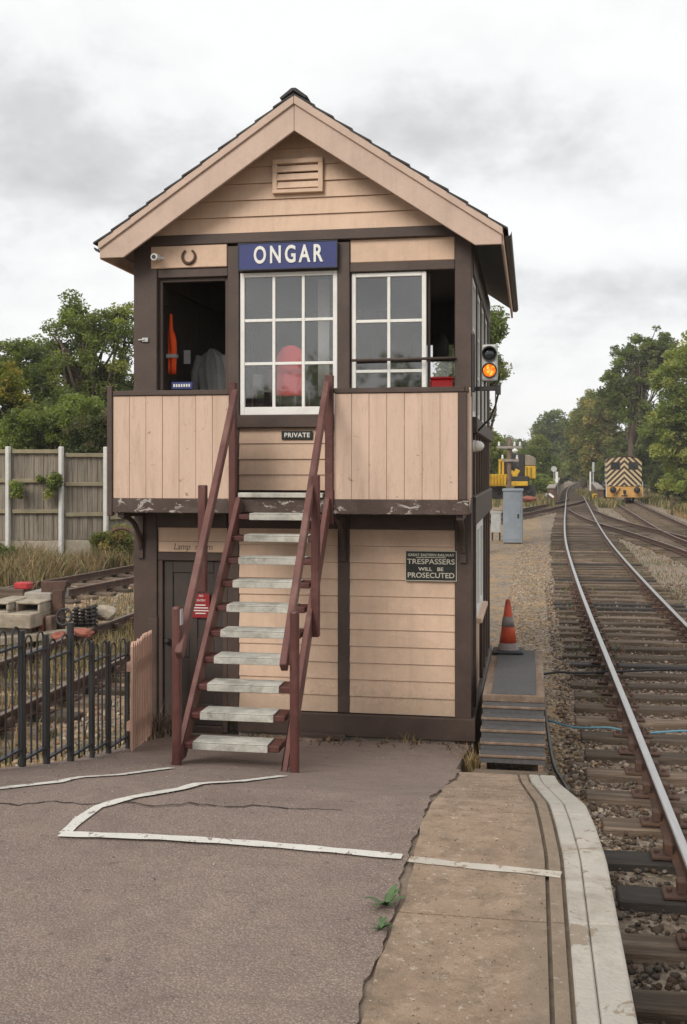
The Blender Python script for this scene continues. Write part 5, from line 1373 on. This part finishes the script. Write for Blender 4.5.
a2, b2 = K(512.5, 468, ky + 1.19), K(519, 459, ky + 1.19); MB().box(a2.x, b2.x, ky + 1.17, ky + 1.19, a2.z, b2.z).build('cab_window', 'glass_side', cbn)
MB().bar(K(511.5, 482, ky + .5), K(518, 469.5, ky + .5), .25, .3).build('boom', 'yellow', kr, bevel=.02)
MB().bar(K(511, 471, ky + .4), K(520, 482, ky + .4), .16, .2).build('boom_stay', 'yellow', kr, bevel=.02)
a, b = K(511, 486), K(528, 481.5); MB().box(a.x, b.x, ky - .1, ky + 2.5, a.z, b.z).build('deck', 'yellow', kr, bevel=.03)
a, b = K(524.8, 479), K(536, 466); MB().box(a.x, b.x, ky + 1.0, ky + 4.0, a.z, b.z).build('engine_cover', 'yellow', kr, bevel=.05)
c, d = K(524.8, 466), K(536, 454.5)
m = MB(); m.prism([(c.x, ky + 1.0, c.z + .01), (b.x, ky + 1.0, c.z + .01), (b.x, ky + 1.0, K(536, 458.5).z), (K(530, 456).x, ky + 1.0, d.z - .02), (c.x, ky + 1.0, d.z)], (0, 3.0, 0)); m.build('cover_roof', 'tarp', kr, bevel=.04)
for px in (527, 531): a, b = K(px - .3, 478, ky + .98), K(px + .3, 467, ky + .98); MB().box(a.x, b.x, ky + .96, ky + .998, a.z, b.z).build('grab_rail', 'dark_metal', kr)
rock('scrap_iron', 528, 501, 60, .42, 'brick', 'low rusty red lump on the ground in front of the crane', (1.1, .8, .4))

# locomotive
ly = 84.0; lcx = 6.87
lo = bpy.data.objects.new('diesel_locomotive', None); COL.objects.link(lo); lo.location = (lcx, ly, 0)
tag(lo, 'small diesel locomotive with black and cream chevron stripes and an ochre buffer beam', 'locomotive')
def L(name, m, mt_, bevel=.0, smooth=False, parent=None):
    o = m.build(name, mt_, None, bevel=bevel, smooth=smooth); o.parent = parent or lo; return o
hw = 1.29
roof = [(-hw, 2.95), (-hw + .10, 3.16), (-hw + .42, 3.29), (-.5, 3.36), (0, 3.385), (.5, 3.36), (hw - .42, 3.29), (hw - .10, 3.16), (hw, 2.95)]
prof = [(-hw, 1.14), (hw, 1.14)] + roof[::-1]
cabm = L('cab', MB().prism([(x, 0, z) for x, z in prof], (0, 2.4, 0)), 'chevron', bevel=.03)
L('roof', MB().prism([(x * 1.015, -.06, z + .02) for x, z in roof] + [(x * 1.015, -.06, z + .055) for x, z in roof[::-1]], (0, 2.5, 0)), 'iron')
for s in (-1, 1):
    x0, x1 = (s * .30, s * 1.02); 
    w_ = L('window', frame('window', min(x0, x1), max(x0, x1), 2.42, 2.98, -.03, .02, .04, 'iron', None) and MB().box(0, .001, 0, .001, 2, 2.001), 'iron') if False else None
    o = frame('window', min(x0, x1), max(x0, x1), 2.40, 2.98, -.035, -.003, .05, 'iron', None); o.parent = lo
    L('pane', MB().box(min(x0, x1) + .05, max(x0, x1) - .05, -.018, -.004, 2.45, 2.93), 'dark_lens', parent=o)
    L('headlamp', MB().lathe([(.07, 0), (.075, .05), (.06, .07), (.005, .075)], (s * 1.03, -.001, 1.28), 14, axis='y'), 'galv', smooth=True)
    bf_ = L('buffer', MB().lathe([(.12, 0), (.12, .3), (.09, .3), (.09, .5)], (s * .87, -.14, .86), 16, axis='y'), 'dark_metal')
    L('buffer_head', MB().lathe([(.235, .50), (.245, .52), (.22, .56), (.005, .58)], (s * .87, -.14, .88), 20, axis='y'), 'dark_metal', parent=bf_, smooth=True)
    L('grab_rail', MB().tube([(s * (hw + .05), -.1, .35), (s * (hw + .05), -.1, 1.5)], .025, 8), 'white')
L('buffer_beam', MB().box(-hw - .03, hw + .03, -.15, .05, .30, 1.135), 'amber', bevel=.02)
L('running_plate', MB().box(-hw - .05, hw + .05, -.17, 8.0, 1.137, 1.139), 'iron')
cp = L('coupling', MB().box(-.10, .10, -.26, -.151, .62, .86), 'dark_metal')
L('coupling_hook', MB().tube([(0, -.2, .74), (0, -.42, .76), (0, -.47, .66), (0, -.40, .58), (0, -.38, .40)], .04, 8), 'dark_metal', parent=cp)
L('coupling_stay', MB().box(-.24, .24, -.19, -.151, .40, .47), 'dark_metal', parent=cp)
L('brake_hose', MB().tube(smooth_path([(-.34, -.155, 1.0), (-.36, -.25, .92), (-.52, -.27, .75), (-.62, -.22, .55)], 5), .035, 8), 'dark_metal', smooth=True)
L('bonnet', MB().prism([(x * .7, 2.42, 1.14 + (z - 1.14) * .86) for x, z in prof], (0, 5.2, 0)), 'iron', bevel=.04)
L('frame', MB().box(-1.1, 1.1, .06, 7.9, .42, 1.13), 'dark_metal', bevel=.02)
for y in (1.2, 3.8, 6.4):
    for s in (-1, 1): L('wheel', MB().lathe([(.50, -.06), (.53, -.05), (.50, .06), (.2, .07), (.02, .08)], (s * .75, y, .51), 24, axis='x'), 'dark_metal')

# bridge parapets, posts and far marker
def parapet(label, A, Bp, h0, h1):
    A, Bp = Vector(A), Vector(Bp); d = (Bp - A); d.z = 0; d.normalize(); n_ = Vector((-d.y, d.x, 0)) * .25
    r = thing('parapet_wall', label, 'wall', tuple(A))
    f_ = [A - n_, A + n_, Bp + n_, Bp - n_]
    hs_ = [h0, h0, h1, h1]
    MB().hexa([(p.x, p.y, -.21) for p in f_] + [(p.x, p.y, h) for p, h in zip(f_, hs_)]).build('body', 'brick_dark', r, bevel=.02)
    n2 = n_ * 1.3; f2 = [A - n2 - d * .1, A + n2 - d * .1, Bp + n2, Bp - n2]
    MB().hexa([(p.x, p.y, h + .002) for p, h in zip(f2, hs_)] + [(p.x, p.y, h + .14) for p, h in zip(f2, hs_)]).build('coping', 'stone', r, bevel=.02)
    return r
MT['brick_dark'] = mat('sooty_brick', (.13, .08, .06), .9, .35, 6, .4, 40)
parapet('low brick parapet wall left of the main line beyond the crossing', PZ(551, 501, 0)[:2] + (0,), PZ(558.5, 481, .3)[:2] + (0,), .95, .75)
parapet('low brick parapet wall right of the main line next to the locomotive', PZ(600.5, 500, 0)[:2] + (0,), PZ(590.5, 481.5, .2)[:2] + (0,), .80, .55)
q = Vector(PZ(598.5, 499.5, 0)); q.y -= 1.2
pm = thing('marker_board', 'small yellow marker board standing at the end of the right parapet', 'board', (q.x, q.y, -.2))
MB().box(q.x - .55, q.x + .25, q.y, q.y + .06, -.05, .50).build('board', 'yellow', pm, bevel=.02)
MB().box(q.x + .05, q.x + .10, q.y + .061, q.y + .12, -.21, .4).build('post', 'dark_metal', pm)
text('D', .42, (q.x - .27, q.y - .004, .22), 'sign_black', pm, extrude=.004, offset=.012); text('r', .3, (q.x + .08, q.y - .004, .16), 'sign_black', pm, extrude=.004, offset=.01)
q = Vector(PZ(551.5, 501.5, 0)); q.y -= 1.0
pm = thing('marker_board', 'dark red board with a white mark against the left parapet end', 'board', (q.x, q.y, -.2))
MB().box(q.x - .32, q.x + .38, q.y, q.y + .06, -.15, .80).build('board', 'iron', pm, bevel=.02)
MB().bar((q.x - .2, q.y - .006, .62), (q.x + .14, q.y - .006, .35), .004, .16, up=(0, 0, 1)).build('mark', 'letter', pm)
q = Vector(PZ(547.5, 497, .05)); 
pd = thing('disc_signal', 'small round white ground disc left of the main line', 'signal', (q.x, q.y, -.2))
MB().lathe([(.19, 0), (.2, .01), (.19, .03), (.005, .031)], (q.x, q.y, .22), 18, axis='y').build('disc', 'galv', pd); MB().box(q.x - .04, q.x + .04, q.y + .01, q.y + .08, -.21, .2).build('stand', 'dark_metal', pd)
for (px, y0p, y1p, Y, wd, label) in ((556.8, 472.5, 484, 112, .13, 'short white post beside the left parapet'), (590.4, 472.5, 485, 112, .08, 'thin white post at the far end of the right parapet')):
    a, b = PD(px, y1p, Y), PD(px, y0p, Y); p_ = thing('marker_post', label, 'post', (a.x, Y, a.z - .4))
    MB().box(a.x - wd, a.x + wd, Y, Y + .12, -.2, b.z).build('shaft', 'white', p_, bevel=.02); MB().box(a.x - wd * 1.15, a.x + wd * 1.15, Y - .01, Y + .13, b.z + .002, b.z + .08).build('cap', 'white', p_)
a = PD(554, 469, 118); p_ = thing('round_sign', 'round pale sign on a thin pole near the short white post', 'sign', (a.x, 118, -.2))
MB().lathe([(.30, 0), (.31, .02), (.005, .021)], (a.x, 118, a.z), 18, axis='y').build('disc', 'galv', p_); MB().tube([(a.x, 118.05, -.2), (a.x, 118.05, a.z)], .04, 8).build('pole', 'galv', p_)
a = PD(593.3, 464, 125); p_ = thing('signal_post', 'thin grey signal post above the right parapet', 'post', (a.x, 125, -.2))
MB().tube([(a.x, 125, -.2), (a.x, 125, a.z + .2)], .07, 8).build('pole', 'galv', p_); MB().box(a.x - .13, a.x + .13, 124.85, 124.93, a.z - .9, a.z + .2).build('head', 'galv', p_, bevel=.03)

# ------------------------------------------------------------------ trees
def foliage(name, lobes, nclump, per, leaf, cols, seed, parent, clump_r, shell=.55, core=True):
    q = np.random.default_rng(seed); C_, Rr = [], []
    vol = np.array([l[3] * l[4] * l[5] for l in lobes]) ** .75; vol = vol / vol.sum()
    for l, v_ in zip(lobes, vol):
        n = max(3, int(nclump * v_)); d = q.normal(size=(n, 3)); d /= np.linalg.norm(d, axis=1)[:, None]
        r = shell + (1 - shell) * q.random(n) ** .8
        inner = q.random(n) < .25; r[inner] *= q.random(inner.sum())
        C_.append(np.array(l[:3]) + d * r[:, None] * np.array(l[3:6])); Rr.append(q.uniform(.6, 1.35, n) * clump_r)
    C_ = np.concatenate(C_); Rr = np.concatenate(Rr); n = len(C_)
    cn_ = np.array(cols)[q.integers(0, len(cols), n)] * q.uniform(.78, 1.25, (n, 1))
    cnt = np.maximum(8, (per * (Rr / clump_r) ** 2).astype(int)); idx = np.repeat(np.arange(n), cnt); N = len(idx)
    dd = q.normal(size=(N, 3)); dd /= np.linalg.norm(dd, axis=1)[:, None]
    P = C_[idx] + dd * (Rr[idx] * (q.random(N) ** .45))[:, None] * np.array([1, 1, .72])
    a = q.normal(size=(N, 3)); a[:, 2] *= .6; a /= np.linalg.norm(a, axis=1)[:, None]
    b = np.cross(a, q.normal(size=(N, 3))); b /= np.linalg.norm(b, axis=1)[:, None] + 1e-9
    s = leaf * q.uniform(.6, 1.3, N)
    V = np.stack([P - a * s[:, None], P + b * s[:, None] * .5, P + a * s[:, None], P - b * s[:, None] * .5], 1).reshape(-1, 3)
    tint = np.clip(cn_[idx] * q.uniform(.75, 1.3, (N, 1)), 0, 1)
    o = np_mesh(name, V, np.arange(4 * N).reshape(-1, 4), 'leaf', parent, np.repeat(tint, 4, 0))
    return o, C_
def tree(name, label, base, trunk_h, trunk_r, lobes, nclump, per, leaf, cols, seed, clump_r, group=None, limbs=22, shell=.55, lean=(0, 0)):
    r = random.Random(seed); base = Vector(base)
    root = thing(name, label, 'tree' if name != 'bush' else 'bush', tuple(base), group)
    o, C_ = foliage('crown' if name != 'bush' else 'foliage', lobes, nclump, per, leaf, cols, seed, root, clump_r, shell)
    m = MB(); top = base + Vector((lean[0], lean[1], trunk_h)); path = []
    for i in range(7):
        t_ = i / 6; path.append(base.lerp(top, t_) + Vector((r.uniform(-1, 1), r.uniform(-1, 1), 0)) * trunk_r * .45 * (0 < i))
    m.tube(path, [trunk_r * (1.25 if i == 0 else 1.0) * (1 - .5 * i / 6) for i in range(7)], 9)
    pick = r.sample(range(len(C_)), min(limbs, len(C_)))
    for k in pick:
        t_ = r.uniform(.45, 1); s = path[0].lerp(path[-1], t_) if False else path[min(6, int(t_ * 6))]
        e = Vector(C_[k]); mid = s.lerp(e, .5) + Vector((r.uniform(-1, 1), r.uniform(-1, 1), r.uniform(.1, 1))) * (e - s).length * .10
        r0 = trunk_r * r.uniform(.22, .45); m.tube([s, s.lerp(mid, .55) + Vector((0, 0, .02)), mid, e], [r0, r0 * .75, r0 * .55, r0 * .15], 6)
    m.build('trunk' if name != 'bush' else 'stems', 'bark', root, smooth=True)
    return root
def lobe_px(px, py, Y, rpx, rpz, depth=None):
    """an ellipsoid of crown whose outline is about rpx by rpz image pixels at the distance Y"""
    p = PY(px, py, Y); s = DP(px, Y) / F; return (p[0], p[1], p[2], rpx * s, depth or rpx * s * .9, rpz * s)
OAK = [(0.124, 0.156, 0.046), (0.163, 0.196, 0.056), (0.1, 0.127, 0.04), (0.207, 0.223, 0.068)]
DARK = [(0.109, 0.132, 0.06), (0.138, 0.166, 0.066), (0.096, 0.114, 0.054), (0.175, 0.182, 0.082)]
LIGHT = [(0.167, 0.203, 0.054), (0.216, 0.245, 0.067), (0.127, 0.164, 0.048), (0.268, 0.277, 0.083)]
YELL = [(0.206, 0.186, 0.028), (0.166, 0.173, 0.03), (0.118, 0.138, 0.03), (0.248, 0.206, 0.041)]
MIX = [(0.165, 0.178, 0.058), (0.224, 0.215, 0.073), (0.286, 0.228, 0.09), (0.135, 0.143, 0.052)]
def T(name, label, pxb, Y, lobes, nclump, per, leaf, cols, seed, cr, tr=.25, th=None, **kw):
    bx = XP(pxb, Y); ls = [lobe_px(l[0], l[1], Y + (l[4] if len(l) > 4 else 0), l[2], l[3]) for l in lobes]
    zt = max(l[2] for l in ls)
    return tree(name, label, (bx, Y, -.22), th or zt * .85, tr, ls, nclump, per, leaf, cols, seed, cr, **kw)
GL = 'trees and bushes behind the board fence'
T('oak_tree', 'tall oak with open crown and sky gaps behind the board fence', 92, 40, [(80, 332, 40, 26), (112, 338, 36, 34), (54, 362, 36, 30), (96, 385, 50, 40), (118, 312, 18, 14), (72, 312, 22, 14), (128, 396, 30, 36)], 250, 140, 0.068, OAK, 11, 0.38, tr=.34, th=7.2, limbs=60, shell=.2, group=GL)
T('oak_tree', 'lower dense tree left of the tall oak behind the fence', 40, 37, [(34, 378, 30, 32), (10, 362, 30, 24), (52, 415, 40, 34)], 138, 180, 0.068, OAK + DARK[:1], 12, 0.42, tr=.25, group=GL)
T('bush', 'yellow green leafed tree at the left edge above the fence', -6, 33, [(2, 392, 22, 34), (-16, 400, 36, 44), (16, 428, 20, 16)], 103, 180, 0.062, YELL, 13, 0.35, tr=.16, group=GL)
T('bush', 'dark green bushes directly behind the fence below the oak', 60, 32.5, [(40, 432, 36, 26), (76, 426, 34, 28), (18, 446, 26, 14)], 126, 195, 0.059, OAK + LIGHT[:1], 14, 0.32, tr=.12, group=GL)
T('bush', 'pale flowering shrub hanging over the fence beside the landing', 98, 31.5, [(92, 436, 26, 24), (116, 440, 26, 26), (130, 420, 24, 30)], 109, 180, 0.053, [(.06, .075, .025), (.10, .095, .045), (.045, .06, .02), (.14, .12, .07)], 15, 0.30, tr=.10, group=GL)
iv = thing('ivy', 'ivy spray trailing down the front of the board fence', 'plant', PY(48, 484, 28.1), GL)
foliage('leaves', [lobe_px(50, 487, 28.25, 5, 13, .15), lobe_px(56, 480, 28.25, 4, 6, .15), lobe_px(18, 490, 28.0, 6, 10, .2), lobe_px(40, 478, 28.25, 8, 3, .12)], 34, 70, .045, LIGHT, 16, iv, .13)
m = MB(); m.tube([PY(40, 476, 28.3), PY(50, 480, 28.25), PY(54, 490, 28.2), PY(51, 500, 28.2)], .012, 5); m.tube([PY(14, 482, 28.0), PY(18, 490, 27.95), PY(20, 498, 27.95)], .012, 5); m.build('stems', 'bark', iv)
T('bush', 'nettles and brambles in the grass at the foot of the fence', 5, 26.2, [(4, 562, 14, 16), (-14, 560, 14, 18)], 34, 135, 0.053, OAK, 17, 0.22, tr=.03, limbs=4, group=GL)
T('bush', 'bramble patch in the grass beside the curved iron hoop', 110, 28.2, [(104, 540, 14, 12), (124, 538, 12, 14)], 39, 135, 0.046, MIX, 18, 0.19, tr=.03, limbs=4, group=GL)
GR = 'trees lining the track in the distance'
T('oak_tree', 'tall dark tree with a bare trunk right behind the striped locomotive', 632, 99, [(634, 380, 30, 36), (654, 356, 30, 28), (616, 392, 22, 26), (640, 412, 26, 24), (662, 340, 20, 14), (612, 378, 11, 16), (630, 352, 22, 20), (672, 366, 20, 30)], 300, 90, .14, DARK + OAK[:2], 21, .54, tr=.34, th=12.5, limbs=80, shell=.12, group=GR)
T('oak_tree', 'leafy mass standing behind the bare trunked tree', 650, 128, [(640, 446, 20, 26), (656, 440, 20, 34), (624, 450, 14, 20), (672, 436, 20, 40)], 220, 90, .19, OAK + MIX[:2], 41, .85, tr=.3, th=6, group=GR)
T('oak_tree', 'light green broad tree at the right edge nearer than the locomotive', 690, 80, [(680, 392, 34, 40), (700, 370, 40, 44), (668, 430, 28, 32), (694, 450, 38, 40), (672, 464, 18, 26)], 299, 135, 0.124, LIGHT, 22, 0.61, tr=.35, group=GR)
T('bush', 'dark undergrowth below the light green tree', 668, 84, [(672, 480, 22, 16), (694, 480, 24, 18)], 138, 135, 0.112, DARK, 23, 0.43, tr=.1, limbs=6, group=GR)
T('bush', 'dark bush between the locomotive and the tall dark tree', 640, 104, [(646, 462, 18, 26), (628, 470, 18, 18), (612, 462, 14, 24), (650, 444, 14, 22)], 126, 120, 0.136, DARK + OAK[:1], 24, 0.58, tr=.12, limbs=6, group=GR)
T('oak_tree', 'tall rounded tree with brownish green leaves left of the bare trunked one', 604, 128, [(604, 420, 22, 36), (616, 405, 18, 22), (590, 434, 18, 36), (604, 456, 22, 24)], 252, 120, 0.174, MIX, 25, 0.83, tr=.4, group=GR)
T('oak_tree', 'sloping topped tree at the middle of the right hand tree line', 584, 150, [(584, 432, 16, 30), (592, 412, 14, 20), (577, 446, 12, 26), (586, 462, 14, 16)], 195, 120, 0.198, MIX + DARK[:2], 26, 0.94, tr=.4, group=GR)
T('oak_tree', 'dark round headed tree on the left where the track disappears', 553, 190, [(552, 430, 17, 21), (545, 440, 12, 22), (562, 444, 14, 26), (554, 462, 16, 16)], 218, 120, 0.236, DARK, 27, 1.15, tr=.5, group=GR)
T('bush', 'mid green bushy tree left of the main line behind the disc sign', 538, 125, [(535, 462, 15, 18), (545, 470, 14, 14), (527, 470, 12, 14), (538, 450, 9, 14)], 195, 120, 0.161, OAK + LIGHT[:1], 28, 0.72, tr=.2, group=GR)
T('bush', 'low green bush beside the crane and the left parapet', 538, 100, [(538, 482, 10, 8), (548, 486, 7, 6)], 69, 120, 0.124, LIGHT, 29, 0.43, tr=.08, limbs=5, group=GR)
T('oak_tree', 'shadowed tree closing the gap where the main line bends away', 580, 262, [(580, 462, 12, 14), (592, 464, 12, 14), (570, 462, 12, 16), (602, 460, 12, 18)], 229, 90, 0.310, DARK, 30, 1.37, tr=.4, group=GR)
T('oak_tree', 'tree row on the horizon left of the dark round headed tree', 516, 240, [(512, 452, 18, 14), (528, 450, 12, 12), (498, 454, 16, 16), (536, 456, 10, 14)], 218, 90, 0.310, DARK + OAK[:1], 31, 1.44, tr=.4, group=GR)
T('bush', 'yellow green bush between the signal box and the crane, behind them', 490, 82, [(493, 446, 9, 26), (484, 452, 12, 30), (498, 462, 8, 18)], 103, 135, 0.093, YELL[1:3] + LIGHT, 32, 0.43, tr=.1, group=GR)
T('oak_tree', 'dark leaved tree rising behind the back right corner of the signal box', 480, 36, [(491, 330, 13, 17), (474, 345, 20, 30, 1.5), (491, 374, 13, 20), (466, 372, 26, 26, 2.5), (478, 408, 10, 16), (455, 335, 22, 22, 3)], 229, 135, 0.068, DARK + OAK[:1], 33, 0.37, tr=.25, th=6, limbs=30, group=GR)
T('bush', 'dark foliage far behind the board fence line towards the signal box', 200, 52, [(150, 420, 40, 40), (230, 410, 60, 50), (320, 420, 60, 50), (400, 425, 50, 45)], 299, 105, 0.136, OAK + DARK, 34, 0.86, tr=.3, group=GR)
T('bush', 'hedge under the right hand trees beside the dry grass', 672, 66, [(690, 490, 18, 10), (700, 486, 20, 16)], 69, 120, 0.081, LIGHT + OAK[:2], 35, 0.36, tr=.06, limbs=5, group=GR)
T('oak_tree', 'big tree beyond the right edge of the picture, behind the light green tree', 735, 105, [(735, 380, 50, 60), (760, 440, 50, 50), (715, 440, 36, 50)], 229, 105, 0.161, OAK, 36, 0.94, tr=.5, group=GR)
T('bush', 'undergrowth along the right side of the line beyond the parapet', 598, 135, [(600, 478, 12, 9), (610, 474, 12, 12), (594, 472, 6, 12)], 103, 120, 0.161, DARK + OAK[:2], 37, 0.58, tr=.08, limbs=5, group=GR)
T('bush', 'undergrowth along the left side of the line at the bend', 560, 175, [(560, 474, 12, 9), (570, 472, 8, 10), (550, 476, 10, 8)], 103, 105, 0.186, MIX, 38, 0.65, tr=.08, limbs=5, group=GR)

# what stands behind the camera and shows in the window panes
T2 = 'trees behind the platform, seen only as reflections'
for i, (x, y, h, wd, lb) in enumerate(((-9, -34, 8.4, 6, 'broad tree behind the platform, mirrored in the lower panes at the left'), (1, -38, 7.6, 6.5, 'broad tree behind the platform, mirrored in the middle of the lower panes'), (12, -36, 8.8, 6.5, 'broad tree behind the platform, mirrored at the right'))):
    tree('oak_tree', lb, (x, y, -.22), 3.2, .3, [(x, y, h * .5, wd, 4, h * .45), (x - wd * .6, y, h * .4, wd * .5, 3, h * .35), (x + wd * .5, y, h * .42, wd * .6, 3, h * .4)], 120, 60, .22, DARK, 60 + i, 1.2, group=T2, limbs=10)
